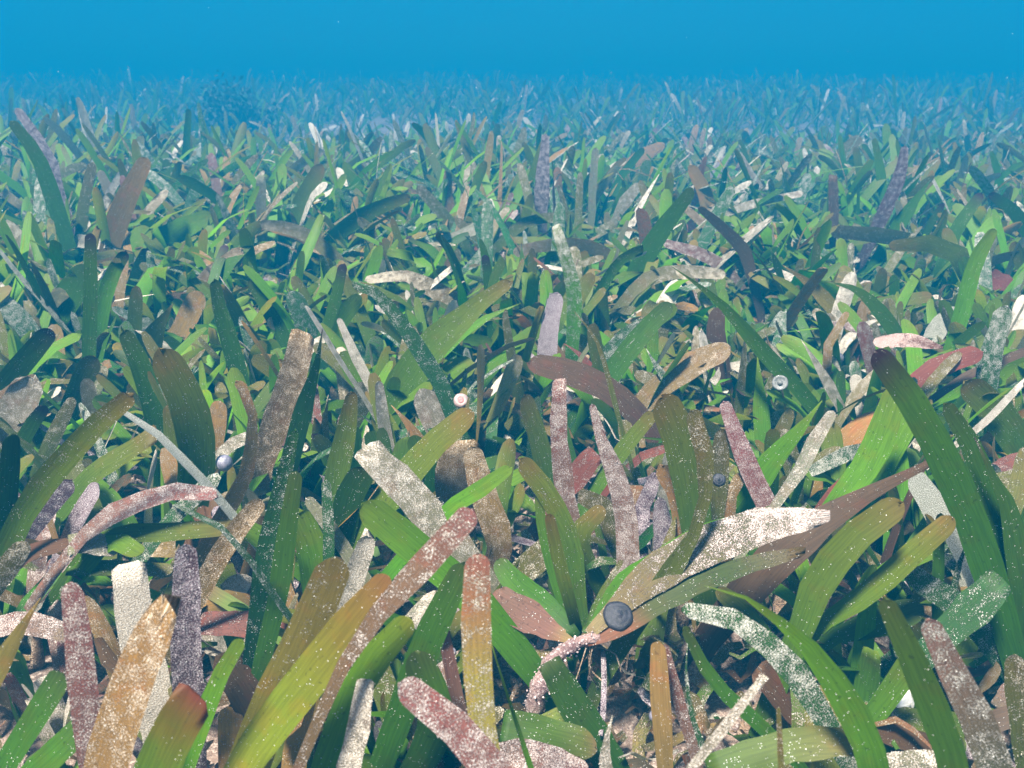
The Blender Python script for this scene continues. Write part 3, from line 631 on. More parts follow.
S("frosted pale blade", "thickly dotted green-white, upright near the edge", B("31", [(868, 800), (900, 620), (955, 455)], [84, 94, 74], "C", k=.98, crust=.02, speck=1.3))
S("orange edged leaning trio", "brown, olive and green blades lying together toward the edge", B("31", [(540, 820), (680, 705), (860, 640)], [84, 94, 76], "R", k=1.0, tk=.98, crust=-.15), B("31", [(790, 650), (920, 600), (1080, 575)], [84, 94, 90], "O", k=1.04, tk=.98), B("31", [(780, 745), (900, 690), (1080, 618)], [34, 42, 36], "B", k=.96, tk=.98), B("31", [(810, 780), (930, 728), (1080, 690)], [80, 94, 90], "G", k=1.02, tk=.98))
S("bluish white crusted blade", "short, upright, behind the lit green spear", B("31", [(640, 620), (690, 530), (755, 465)], [60, 72, 56], "C", k=1.02, crust=.3))
S("thin silver loop", "pale strip bending at the edge over brick red patch", B("31", [(830, 320), (920, 268), (1045, 245)], [24, 30, 30], "W", k=.98, tk=.98, e=1))
S("white narrow spike", "bleached and sharp, by a clear bead on the long diagonal blade", B("31", [(248, 780), (190, 680), (133, 592)], [40, 42, 18], "W", k=.97, tip='point'))
# ---- far row, softened by blue water
S("speckled dark olive blade", "tall and rounded, leaning, out in the hazy meadow", B("00", [(425, 800), (480, 600), (588, 375)], [74, 88, 66], "T", k=1.0, crust=-.15))
S("leaning blue green pair", "long dark blade with mauve partner, falling toward the edge", B("00", [(295, 790), (220, 560), (150, 370), (45, 228)], [52, 62, 58, 40], "D", k=1.0), B("00", [(295, 720), (240, 540), (190, 360), (65, 178)], [44, 52, 50, 34], "U", k=1.03))
S("pale twisted blade", "whitish, beside the speckled dark olive blade", B("00", [(430, 680), (450, 560), (398, 425)], [44, 48, 34], "W", k=1.0, crust=-.3))
S("thin olive pole", "straight, beside the pale twisted blade in hazy water", B("00", [(318, 720), (335, 560), (372, 395)], [40, 48, 38], "L", k=1.0))
S("pale upright plank-like blade", "straight, whitish, close to the leaning blue green pair", B("00", [(62, 480), (65, 380), (66, 285)], [36, 40, 34], "W", k=1.02, crust=-.3))
S("slim blue green pole", "tall thin blade standing above its hazy neighbours", B("00", [(735, 470), (745, 330), (755, 180)], [26, 28, 24], "D", k=1.0))
S("hazy olive blade", "broad, rounded, next to a folded white strip", B("10", [(140, 660), (200, 520), (262, 405)], [60, 72, 56], "O", k=1.0))
S("folded white strip", "thin, bent, leaning beside the hazy olive blade", B("10", [(175, 660), (225, 530), (285, 478)], [18, 22, 34], "W", k=.98, e=1))
S("white dotted post", "short, upright, square-topped, above the pale tan arch", B("10", [(25, 690), (20, 560), (20, 448)], [38, 42, 40], "W", k=1.0, tip='flat', crust=-.25))
S("tan pillar blade", "light, rounded, amid hazy green blades mid-meadow", B("10", [(790, 620), (765, 520), (768, 420)], [36, 42, 34], "T", k=1.0))
S("whitish chip on a leaning blade", "pale bent fragment beyond the two-toned arch", B("10", [(700, 720), (800, 690), (900, 650)], [34, 40, 60], "W", k=1.0, tk=1.0, tip='flat', crust=-.2))
S("olive slanting strap", "long, leaning from the tan pillar blade", B("10", [(800, 670), (730, 580), (645, 490)], [44, 50, 40], "L", k=1.0))
S("bluish purple post", "fuzzy, upright, in the haze beyond the olive bow", B("20", [(118, 640), (120, 480), (135, 280)], [50, 56, 34], "U", k=1.0, crust=-.05))
S("hooked pale pole", "thin, upright, with a small crooked top in the haze", B("20", [(318, 590), (325, 460), (336, 335)], [30, 32, 30], "W", k=1.0, crust=-.3))
S("leaning white slat", "stiff pale strip slanting above the pale curved strap", B("20", [(1020, 535), (960, 440), (908, 355)], [22, 24, 20], "W", k=1.0, crust=-.1))
S("grey oval blade", "rounded, tilted, crusted, in the haze beyond crossed sticks", B("20", [(795, 460), (835, 410), (880, 368)], [40, 46, 44], "U", k=1.0, crust=.1))
S("tan hooded blade", "folded, broad, in hazy water between dark blades", B("20", [(455, 430), (520, 370), (610, 320)], [50, 64, 36], "T", k=1.0, tk=1.0))
S("brown leaning blade", "rusty, rounded, upright among deep green hazy blades", B("20", [(790, 600), (765, 500), (712, 405)], [50, 58, 40], "T", k=1.0, crust=-.25))
S("spotted white oval blade", "leaning, bleached, in front of hazy olive blades", B("20", [(420, 610), (460, 540), (515, 478)], [34, 52, 40], "W", k=1.0, crust=-.15))
S("violet tipped blade", "tall, olive below, crusted violet above, on the hazy east side", B("30", [(420, 690), (490, 540), (530, 430), (548, 328)], [46, 54, 50, 32], "U", k=1.0, crust=-.1))
S("dark hazy green blade", "pointed with black tip, beside the violet tipped blade", B("30", [(495, 690), (580, 560), (662, 448)], [52, 54, 30], "D", k=.98, dt=True, tip='point'))
S("brown flat-topped post", "upright, smooth, standing at the hazy east side", B("30", [(262, 670), (262, 560), (260, 445)], [36, 40, 38], "B", k=1.0, tip='flat', crust=.1))
S("crusted leaning hazy blade", "tan, rounded, above the brown flat-topped post", B("30", [(245, 450), (300, 360), (372, 290)], [46, 60, 50], "L", k=1.0))
S("bright hazy green blade", "narrow, pale green, left of the violet tipped blade", B("30", [(465, 560), (450, 430), (425, 300)], [32, 36, 22], "G", k=1.0))
S("pale spindle blade", "upright, whitish, far out near the eastern edge", B("30", [(888, 520), (890, 440), (892, 365)], [26, 30, 22], "W", k=1.0, crust=-.3))

# ---- loose leaves and broken pieces lying in the meadow
F("crusted red fallen blade", "lying flat below the reddish olive blade", B("03", [(1200, 195), (1000, 190), (800, 188)], [100, 112, 105], "R", k=.97, z0=.035, tip='flat'))
F("pink-white fallen leaf", "lying level behind the blurry pink crusted blade", B("03", [(290, 235), (120, 190), (0, 200), (-90, 235)], [80, 92, 90, 80], "P", k=1.0, z0=.04, crust=.15))
F("small domed white flake", "broken leaf bit resting by the reddish olive blade", B("03", [(885, 62), (960, 28), (1025, 62)], [60, 90, 60], "W", k=1.0, z0=.03, tip='flat', crust=.1))
F("dark red-brown fallen leaf", "in shade behind the short green blade with pale tip", B("03", [(1060, 600), (960, 430), (870, 320)], [140, 150, 130], "B", k=1.0, z0=.02))
F("green fallen leaf", "broad, lying level on the bottom below the central fan", B("23", [(-40, 600), (150, 640), (340, 690)], [135, 150, 120], "O", k=.96, z0=.03, speck=2))
F("pinkish crusted fallen leaf", "lying under the green fallen leaf, at the lower border", B("23", [(-140, 735), (60, 715), (310, 790)], [110, 120, 100], "P", k=.92, z0=.03, crust=.12))
F("yellow fallen blade with dark marks", "blunt, lying level along the lower border", B("33", [(-240, 775), (-60, 720), (150, 670), (385, 660)], [110, 132, 134, 120], "L", k=.86, z0=.035, tk=.98, crust=-.15))
F("brown dead patch", "wide limp leaf on sediment under the white crusted arch", B("33", [(240, 630), (100, 500), (-30, 375)], [160, 175, 150], "B", k=1.0, z0=.02, tip='flat'))
F("yellow crusted lying blade", "pale, level behind the clean dark green blade", B("33", [(800, 600), (560, 572), (365, 540)], [105, 112, 100], "L", k=.98, z0=.025, crust=.1))
F("brown lying leaf", "limp, beneath the yellow crusted lying blade", B("33", [(690, 700), (520, 640), (370, 590)], [95, 100, 80], "B", k=.95, z0=.02))
F("fuzzy whitish lying blade", "crusted mauve-white, along the lower border", B("33", [(730, 735), (540, 750), (390, 762)], [85, 92, 80], "W", k=.9, z0=.03))
F("dark brown lying blade", "flat between olive crusted stub and the blade with crusty tip", B("33", [(690, 420), (860, 360), (1010, 330)], [60, 66, 60], "B", k=1.05, z0=.025))
F("pink patch leaf", "bright pink broken piece below the olive crusted stub", B("33", [(930, 540), (980, 480), (1040, 440)], [90, 100, 90], "P", k=1.0, z0=.03, tip='torn'))
F("maroon border leaf", "dark, lying at the edge below the pink patch leaf", B("33", [(880, 590), (980, 560), (1080, 540)], [80, 90, 80], "B", k=.96, z0=.02))
F("brick red crusted leaf", "broken piece lying at the edge beside the crossing dark pair", B("32", [(1070, 305), (980, 330), (905, 360)], [100, 112, 90], "R", k=1.0, z0=.045, tip='torn', crust=.1))
F("lilac folded leaf", "pale, wide, resting on the brown arched leaf at the edge", B("02", [(270, 645), (350, 630), (435, 660)], [85, 95, 90], "W", k=.93, z0=.05, crust=-.1, tip='torn'))
F("brown arched leaf", "dark and limp at the edge below the lilac folded leaf", B("02", [(-20, 800), (110, 680), (270, 640)], [70, 86, 80], "B", k=.95, z0=.045))
F("olive brown lying strap", "level, in shade behind the chalk white blade", B("02", [(270, 740), (450, 735), (690, 745)], [60, 72, 64], "L", k=.97, z0=.045))
F("bright pink red fragment", "torn crusted leaf tip caught above the tall leaning dark green blade", B("31", [(700, 622), (560, 592), (422, 606)], [14, 74, 56], "R", k=.93, z0=.075, tip='round', crust=.3))
F("brick red hazy leaf", "lying behind the lit green spear near the edge", B("31", [(845, 325), (900, 350), (985, 372)], [60, 78, 60], "R", k=1.0, z0=.06, crust=-.1))
F("white triangular scrap", "pale bit of leaf in the gap by the hooked dark green blade", B("21", [(800, 765), (820, 740), (828, 700)], [40, 30, 14], "W", k=.98, z0=.06, tip='point'))

# ------------------------------------------------------------------ the setting
def build_setting():
    xs = np.unique(np.concatenate([np.linspace(-7, -1.2, 26), np.linspace(-1.2, -.55, 26), np.linspace(-.55, .55, 190), np.linspace(.55, 1.2, 26), np.linspace(1.2, 7, 26)]))
    ys = np.unique(np.concatenate([np.linspace(-3.5, .05, 20), np.linspace(.05, .8, 150), np.linspace(.8, 2.5, 70), np.linspace(2.5, 11, 40)]))
    V = []
    for y in ys:
        for x in xs:
            z = ground_z(x, y)
            if -.3 < y < 1.0 and abs(x) < .7:
                z += .0045 * mnoise.noise(Vector((x * 62, y * 62, 1))) + .0022 * mnoise.noise(Vector((x * 170, y * 170, 4)))
            V.append((x, y, z))
    nx = len(xs); idx = np.arange(len(ys) * nx).reshape(len(ys), nx)
    q = np.stack([idx[:-1, :-1], idx[:-1, 1:], idx[1:, 1:], idx[1:, :-1]], -1).reshape(-1, 4)
    tag(big_mesh("seabed", V, q, SEABED), kind="structure")
    m, nt, out = new_mat("sea_water")
    v = nt.nodes.new("ShaderNodeVolumePrincipled")
    v.inputs["Color"].default_value = (*HAZE_COLOR, 1); v.inputs["Density"].default_value = HAZE_DENSITY
    v.inputs["Anisotropy"].default_value = 0.0
    nt.links.new(v.outputs[0], out.inputs["Volume"])
    x, y0, y1, z0, z1 = 7.5, -4.0, 11.5, -1.1, HAZE_TOP
    vs = [(sx * x, yy, zz) for zz in (z0, z1) for yy in (y0, y1) for sx in (-1, 1)]
    fs = [(0, 2, 3, 1), (4, 5, 7, 6), (0, 1, 5, 4), (2, 6, 7, 3), (0, 4, 6, 2), (1, 3, 7, 5)]
    tag(link_mesh("haze", vs, fs, m, smooth=False), kind="stuff")


# ------------------------------------------------------------------ tracing to space
SW, SH = 512, 384                                   # coarse record of how near the traced plants stand, used to keep fillers behind them
NEAR = np.full((SH, SW), 1e9)


def stamp(P, w):
    px, py, d = project(P)
    for i in range(len(P) - 1):
        seg = max(1, int(math.hypot(px[i + 1] - px[i], py[i + 1] - py[i]) / 3))
        for t in np.linspace(0, 1, seg, endpoint=False):
            x, y, dd = px[i] + (px[i + 1] - px[i]) * t, py[i] + (py[i + 1] - py[i]) * t, d[i] + (d[i + 1] - d[i]) * t
            r = max(1.0, .5 * w[i] * FPX / dd * .9) / 2
            x, y = x / 2, y / 2
            a, b, c, e = int(max(0, x - r)), int(min(SW, x + r + 1)), int(max(0, y - r)), int(min(SH, y + r + 1))
            if a < b and c < e:
                NEAR[c:e, a:b] = np.minimum(NEAR[c:e, a:b], dd)


def in_front(P):
    """Share of these points that would stand before a traced plant."""
    px, py, d = project(P)
    ix, iy = (px / 2).astype(int), (py / 2).astype(int)
    ok = (ix >= 0) & (ix < SW) & (iy >= 0) & (iy < SH) & (d > .02)
    if not ok.any(): return 0.0
    return float(np.mean(NEAR[iy[ok], ix[ok]] > d[ok] + .004) * 0 + np.mean((NEAR[iy[ok], ix[ok]] < 1e8) & (NEAR[iy[ok], ix[ok]] > d[ok] + .004)))


def lift(b, z_default, root=None):
    """Control points, widths and facing in space for a traced leaf."""
    px = b["px"]
    z0 = b["z0"] if b["z0"] is not None else z_default
    d0 = depth_for(px[0][1], z0) * b["k"]
    run = math.hypot(px[-1][0] - px[0][0], px[-1][1] - px[0][1]) / FPX
    rise = (px[0][1] - px[-1][1]) / FPX
    tk = b["tk"] if b["tk"] is not None else 1 - .32 * max(rise, 0) - .05 * max(run - abs(rise), 0)
    s = np.concatenate([[0], np.cumsum([math.hypot(px[i + 1][0] - px[i][0], px[i + 1][1] - px[i][1]) for i in range(len(px) - 1)])])
    s = s / s[-1]
    P, ws = [], []
    for (x, y), w, u in zip(px, b["w"], s):
        d = d0 * (1 + (tk - 1) * u)
        p = point_at(x, y, d)
        g = ground_z(p[0], p[1]) + .004
        if p[2] < g:
            p = CAMP + (p - CAMP) * ((CAM_Z - g) / (CAM_Z - p[2])); d = float((p - CAMP) @ FWD)
        P.append(p); ws.append(w * d / FPX)
    return np.array(P), np.array(ws), d0


def rooted(P, ws, foot=None):
    """The same leaf carried on down to its foot in the sediment."""
    p0, t = P[0], P[0] - P[1]
    t = t / (np.linalg.norm(t) + 1e-9)
    gz = ground_z(p0[0], p0[1])
    hgt = p0[2] - gz
    if hgt < .008 and foot is None: return P, ws, np.array([p0[0], p0[1], gz])
    if foot is None:
        hx = np.clip(t[0], -.8, .8) * hgt * .8; hy = np.clip(t[1], -.3, .5) * hgt * .4
        foot = np.array([p0[0] + hx, p0[1] + hy, 0.0]); foot[2] = ground_z(foot[0], foot[1]) - .004
    mid = p0 * .45 + foot * .55 + np.array([t[0], t[1] * .3, 0]) * hgt * .15
    return np.vstack([foot[None], mid[None], P]), np.concatenate([[ws[0] * .45, ws[0] * .8], ws]), foot


def ribbon_facing(P):
    """Unit vectors from the leaf toward where the photographer floats, tipped a little to the light."""
    v = CAMP - P + np.array([0, 0, .07])
    return v / np.linalg.norm(v, axis=1)[:, None]


def sheath(root, foot, lean, r=.0045, h=.022):
    """The papery pale tube at the foot of a shoot."""
    V = []; n = 7
    for i, u in enumerate((0, .35, .7, 1.0)):
        rr = r * (1.0, 1.05, .85, .6)[i]
        for j in range(n):
            a = j * 2 * math.pi / n
            V.append(foot + np.array([math.cos(a) * rr + lean[0] * u * h, math.sin(a) * rr * .6 + lean[1] * u * h, -.003 + u * h * (1 + .12 * math.sin(3 * a))]))
    F_ = [(i * n + j, i * n + (j + 1) % n, (i + 1) * n + (j + 1) % n, (i + 1) * n + j) for i in range(3) for j in range(n)]
    link_mesh("sheath", np.array(V) - np.array(root.location), F_, SHEATH, root)


def empty_at(name, loc):
    o = bpy.data.objects.new(name, None); o.empty_display_size = .01
    o.location = loc; COL.objects.link(o); return o


def put_leaf(root, P, ws, b, rnd, facing=None, crusty=True):
    loc = np.array(root.location)
    tw = (math.radians(rnd.choice((-1, 1)) * 62) if b["e"] else rnd.uniform(-.5, .5))
    ws = np.asarray(ws) / max(.45, math.cos(tw))
    f = ribbon_facing(P) if facing is None else np.tile(facing, (len(P), 1))
    # facing per control point -> take the mean, it varies little along one leaf
    o, info = leaf_mesh("blade", P - loc, ws, f.mean(0), b["kind"], root, b["tip"], tw, dark_tip=b["dt"], crust_add=b["crust"], speck_mul=b["speck"], rnd=rnd, curl=b["curl"])
    if crusty: leaf_crust(o, info)
    stamp(info["P"] + loc, info["w"])
    return info


build_setting()
HERO_AT = []
for i, (nick, tail, blades, nm) in enumerate(HERO):
    rnd = random.Random(1000 + i)
    foot, root = None, None
    done = []
    for b in blades:
        P, ws, d0 = lift(b, .05)
        P, ws, f = rooted(P, ws, foot)
        if foot is None: foot = f
        done.append((P, ws, b))
    root = empty_at(nm, foot)
    tag(root, f"{nick}, {tail}", "seagrass shoot", "seagrass shoots of the meadow")
    for P, ws, b in done:
        info = put_leaf(root, P, ws, b, rnd)
    sheath(root, foot, (done[0][0][1] - done[0][0][0])[:2] * 20 if len(done[0][0]) > 2 else (0, 0), r=max(.003, .35 * done[0][1].max()))
    X, Y, D = project(done[0][0])
    HERO_AT.append((nick, float(X[len(X) // 2:].mean()), float(Y[len(Y) // 2:].mean()), float(D.mean())))
for i, (nick, tail, b) in enumerate(FALLEN):
    rnd = random.Random(5000 + i)
    P, ws, d0 = lift(b, .03)
    tw = rnd.uniform(-.25, .25)
    o, info = leaf_mesh("fallen_leaf", P - P[0], ws, (ribbon_facing(P) + np.array([0, 0, .35])).mean(0), b["kind"], None, b["tip"], tw, crust_add=b["crust"], speck_mul=b["speck"], rnd=rnd)
    o.location = P[0]
    leaf_crust(o, info); stamp(info["P"] + P[0], info["w"])
    tag(o, f"{nick}, {tail}", "fallen leaf", "loose leaves lying in the meadow")


# ------------------------------------------------------------------ the central shoot with fan, sheath and crusted rhizome
def central_shoot():
    d = .305
    def at(px, py, dd=0.0): return point_at(px, py, d + dd)
    node = at(580, 641)
    root = empty_at("seagrass_shoot", (node[0], node[1], ground_z(node[0], node[1])))
    tag(root, "central fan of olive blades with pink sheath and crusted stem under the round snail", "seagrass shoot", "seagrass shoots of the meadow")
    loc = np.array(root.location); rnd = random.Random(77)
    red_olive = ([(0, (.26, .10, .06)), (.2, (.24, .11, .05)), (.34, (.07, .09, .010)), (.7, (.05, .08, .008)), (1, (.14, .09, .03))], (.12, .40), (.45, .36, .30), .3)
    pale_fan = ([(0, (.34, .26, .14)), (.25, (.20, .14, .06)), (.7, (.12, .11, .03)), (1, (.4, .36, .3))], (.35, .75), (.58, .47, .44), .6)
    pink = ([(0, (.30, .24, .06)), (.3, (.24, .12, .08)), (1, (.20, .12, .075))], (.2, .42), (.5, .36, .30), .3)
    def leaf(pts, w, kinds, dz, tip='round', tw=0.0):
        P = np.array([at(x, y, dz * k / (len(pts) - 1)) for k, (x, y) in enumerate(pts)])
        ws = np.array(w) * d / FPX
        o, info = leaf_mesh("blade", P - loc, ws, ribbon_facing(P).mean(0), "O", root, tip, tw, kinds=kinds, rnd=rnd)
        leaf_crust(o, info); stamp(info["P"] + loc, info["w"])
    leaf([(584, 643), (615, 628), (650, 606), (695, 584), (745, 566), (800, 552)], [9, 22, 25, 24, 20, 12], red_olive, -.010, 'torn', .2)
    leaf([(582, 640), (612, 612), (650, 578), (700, 549), (760, 526), (818, 517)], [8, 20, 36, 41, 38, 22], pale_fan, -.004, 'torn', .1)
    leaf([(586, 638), (618, 584), (655, 560), (705, 530), (770, 506)], [6, 14, 16, 15, 9], KINDS["G"], .028, 'point', -.3)
    leaf([(576, 641), (555, 632), (530, 617), (494, 597)], [6, 18, 32, 33], pink, .004, 'flat', -.2)
    leaf([(578, 636), (548, 607), (517, 585), (496, 560)], [8, 22, 27, 20], KINDS["D"], .02, 'round', .25)
    leaf([(584, 632), (600, 598), (622, 560)], [5, 8, 6], KINDS["L"], .03, 'flat', .1)
    leaf([(584, 640), (604, 660), (618, 682)], [10, 22, 18], pink, .02, 'round', .1)
    # the stem: knobbly tube from the node down into the sediment
    path = np.array([at(600, 636), at(582, 641), at(562, 652), at(546, 672), at(537, 695), at(532, 722, .01), at(530, 745, .03)])
    C, L = catmull(path, 30)
    n = 10; V = []; T = np.gradient(C, axis=0); T /= np.linalg.norm(T, axis=1)[:, None]
    for i in range(30):
        a0 = np.cross(T[i], [0, 1, 0]); a0 /= np.linalg.norm(a0); b0 = np.cross(T[i], a0)
        r = (.0016 + .0014 * min(1, i / 8)) * (1 + .18 * math.sin(i * 1.9))
        for j in range(n):
            a = j * 2 * math.pi / n
            q = r * (1 + .28 * mnoise.noise(Vector((i * .9, j * 1.3, 2.0))))
            V.append(C[i] + (a0 * math.cos(a) + b0 * math.sin(a)) * q - loc)
    F_ = [(i * n + j, i * n + (j + 1) % n, (i + 1) * n + (j + 1) % n, (i + 1) * n + j) for i in range(29) for j in range(n)]
    F_ += [tuple(range(n)), tuple(range(29 * n + n - 1, 29 * n - 1, -1))]
    st = link_mesh("rhizome", V, F_, STEM, root)
    m = 500; k = rng.integers(0, len(V), m)
    c = np.array(V)[k] + rng.normal(0, .0004, (m, 3))
    tag(grains("epiphyte_crust", c, rng.uniform(.00015, .0006, m), np.clip(np.array([.55, .42, .42]) * rng.uniform(.4, 1.5, (m, 1)), 0, .85), st), kind="stuff")
    for k in range(5):                                  # fine root hairs at the node
        p0 = at(584 + k * 3, 645); p1 = p0 + np.array([rng.uniform(-.008, .014), rng.uniform(-.004, .004), -rng.uniform(.012, .03)])
        mid = (p0 + p1) / 2 + rng.normal(0, .002, 3)
        Q, _ = catmull(np.array([p0, mid, p1]), 7); VV = []
        for q in Q:
            for a in (0, 2.09, 4.19): VV.append(q + np.array([math.cos(a), math.sin(a), 0]) * .00035 - loc)
        link_mesh("root_hair", VV, [(i * 3 + j, i * 3 + (j + 1) % 3, i * 3 + 3 + (j + 1) % 3, i * 3 + 3 + j) for i in range(6) for j in range(3)], SHEATH, root)
    return d


CD = central_shoot()


# ------------------------------------------------------------------ snails, beads and discs
def turned(name, prof, mat, loc, axis, label, cat, group=None, n=24, rough=.06, seed=1.0):
    """A small shell turned about an axis, with an uneven skin."""
    z = Vector(axis).normalized(); q = z.to_track_quat('Z', 'Y')
    V = []
    for i, (r, h) in enumerate(prof):
        for j in range(n):
            a = 2 * math.pi * j / n
            k = 1 + rough * mnoise.noise(Vector((math.cos(a) * 1.6 + seed, math.sin(a) * 1.6, h * 200)))
            V.append(q @ Vector((math.cos(a) * r * k, math.sin(a) * r * k, h)))
    m = len(prof)
    F_ = [(i * n + j, i * n + (j + 1) % n, (i + 1) * n + (j + 1) % n, (i + 1) * n + j) for i in range(m - 1) for j in range(n)]
    F_ += [tuple(range(n - 1, -1, -1)), tuple(range((m - 1) * n, m * n))]
    o = link_mesh(name, V, F_, mat); o.location = loc
    if label: tag(o, label, cat, group)
    return o


def dome(r, h, whorls=3):
    """Profile of a low coiled shell seen from its spire."""
    pr = [(r * .75, -h * .35), (r * .97, -h * .15), (r, 0)]
    for k in range(whorls):
        a, b = 1 - k / whorls, 1 - (k + 1) / whorls
        pr += [(r * (b + (a - b) * .66), h * (.32 + .62 * (k + .35) / whorls)), (r * (b + (a - b) * .30), h * (.34 + .62 * (k + .75) / whorls)), (r * (b + (a - b) * .06), h * (.33 + .62 * (k + .85) / whorls))]
    pr[-1] = (r * .04, h)
    return pr


def toward(p): return tuple((CAMP - np.asarray(p)) + np.array([0, 0, .08]))


DARK_SHELL = shell_material("dark_shell", (.007, .008, .013), (.022, .022, .034), 900, .45, .4, 0.0)
GREY_SHELL = shell_material("grey_shell", (.05, .06, .06), (.14, .13, .14), 900, .35, .6, .2)
PINK_SHELL = shell_material("pink_shell", (.30, .20, .185), (.36, .27, .25), 500, .4, .5)
ROSE_SPOT = shell_material("rose_mouth", (.24, .09, .09), (.30, .14, .13), 500, .4, .5)
PEARL = shell_material("pearl_shell", (.10, .10, .14), (.20, .185, .23), 700, .3, .6, .3)
RING = shell_material("ring_disc", (.05, .055, .05), (.12, .12, .115), 700, .4, .6, .2)
CHALK = shell_material("chalk_shell", (.62, .58, .50), (.74, .72, .70), 300, .5, .4)

p = point_at(618, 616, CD - .022)
turned("snail_shell", dome(15.5 * .283 / FPX, .0021), DARK_SHELL, p, tuple(np.array(toward(p)) + np.array([.07, 0, .06])), "round dark blue-grey snail shell sitting on the sheath of the central fan", "snail", n=28)
p = point_at(719, 480, depth_for(528, .05) * 1.02 - .035)
turned("snail_shell", dome(6.2 * .37 / FPX, .0020), DARK_SHELL, p, toward(p), "small dark snail on the olive tan blade beside the raspberry pink blade", "snail")
p = point_at(461, 401, depth_for(440, .05) * .96)
o = turned("round_shell", [(.0010, -.0026), (.0028, -.0018), (.0037, 0), (.0036, .0012), (.0028, .0022), (.0018, .0026), (.0012, .0018)], PINK_SHELL, p, toward(p), "round pink-white shell with rosy mouth above the smooth olive yellow blade", "shell")
turned("shell_mouth", [(.0015, -.0006), (.0016, 0), (.0013, .0004), (.0004, .0002)], ROSE_SPOT, Vector(toward(p)).normalized() * .0020, toward(p), None, None).parent = o
p = point_at(224, 463, depth_for(480, .05) * .97)
turned("bead_shell", [(.0008, -.0036), (.0028, -.0026), (.0038, 0), (.0034, .0018), (.0022, .0030), (.0008, .0036)], PEARL, p, toward(p), "round pearly lilac bead-like shell beneath the small pale collar blade", "shell")
p = point_at(558, 440, depth_for(500, .05) * .955)
o = turned("ring_disc", [(.0022, -.0005), (.0028, 0), (.0030, .0007), (.0026, .0011), (.0021, .0006), (.0012, .0005)], RING, p, toward(p), "clear ring-shaped disc stuck to the mauve upright blade", "disc shell")
turned("disc_centre", [(.0011, 0), (.0010, .0008), (.0005, .0012)], CHALK, Vector(toward(p)).normalized() * .0003, toward(p), None, None).parent = o
p = point_at(780, 383, depth_for(415, .055))
o = turned("ring_disc", [(.0030, -.0008), (.0040, 0), (.0042, .0008), (.0036, .0013), (.0028, .0008), (.0014, .0008)], RING, p, toward(p), "pale ringed disc by the white narrow spike under the long diagonal blade", "disc shell")
turned("disc_centre", [(.0015, 0), (.0014, .0010), (.0006, .0014)], RING, Vector(toward(p)).normalized() * .0004, toward(p), None, None).parent = o
for px, py, r, lab in ((839, 358, 5, "dim grey bead shell among tangled blades under the yellow green stiff blade"), (654, 716, 5.5, "grey glassy bead shell half sunk in the bare sediment"),
                       (328, 688, 4.5, "tiny bluish bead shell in shade beside the yellow olive dotted blade"), (452, 652, 4.5, "small grey bead shell behind the narrow brownish pink blade")):
    dd = depth_for(py, .035); p = point_at(px, py, dd); r = r * dd / FPX
    turned("bead_shell", [(.2 * r, -.9 * r), (.75 * r, -.6 * r), (r, 0), (.88 * r, .5 * r), (.55 * r, .85 * r), (.1 * r, r)], PEARL, p, toward(p), lab, "shell")
# broken white shell on the bottom
p = point_at(884, 697, depth_for(705, .03))
V, n = [], 12
for i in range(5):
    for j in range(n):
        a = math.pi * j / (n - 1); r = .0105 * (i + .25) / 4.25 * (1 + .07 * math.sin(j * 2.6)) * (1 if 2 < j < 9 else .7 + .1 * (j % 3))
        V.append((math.cos(a) * r, -.003 - .004 * math.sin(i * .7), math.sin(a) * r * .8 - .004 + .001 * (j % 2)))
V += [(x, y + .0011, z) for x, y, z in V]
k = 5 * n
F_ = [(i * n + j, i * n + j + 1, (i + 1) * n + j + 1, (i + 1) * n + j) for i in range(4) for j in range(n - 1)]
F_ += [tuple(a + k for a in reversed(f)) for f in F_] + [(4 * n + j, 4 * n + j + 1, 4 * n + j + 1 + k, 4 * n + j + k) for j in range(n - 1)]
o = link_mesh("broken_shell", V, F_, CHALK); o.location = p; o.rotation_euler = (.3, -.5, .2)
tag(o, "broken white shell fanned open behind the clean dark green blade", "shell")


# ------------------------------------------------------------------ everything else that grows: shoots between and beyond
FILL_KINDS = ["G", "D", "O", "L", "T", "W", "P", "C", "U", "B", "R", "Y", "N"]
FILL_P = np.array([.21, .16, .25, .18, .07, .025, .018, .065, .008, .012, .004, .004, .02]); FILL_P /= FILL_P.sum()
FILL_Q = np.array([.27, .10, .21, .14, .04, .055, .010, .115, .002, .003, .002, .004, .07]); FILL_Q /= FILL_Q.sum()
WORDS = {"G": "green", "D": "dark green", "O": "olive", "L": "crusted olive", "T": "tan", "W": "whitish", "P": "pink crusted", "C": "frosted green", "U": "purple-grey", "B": "brown", "R": "reddish", "Y": "yellowish", "N": "pale tan"}


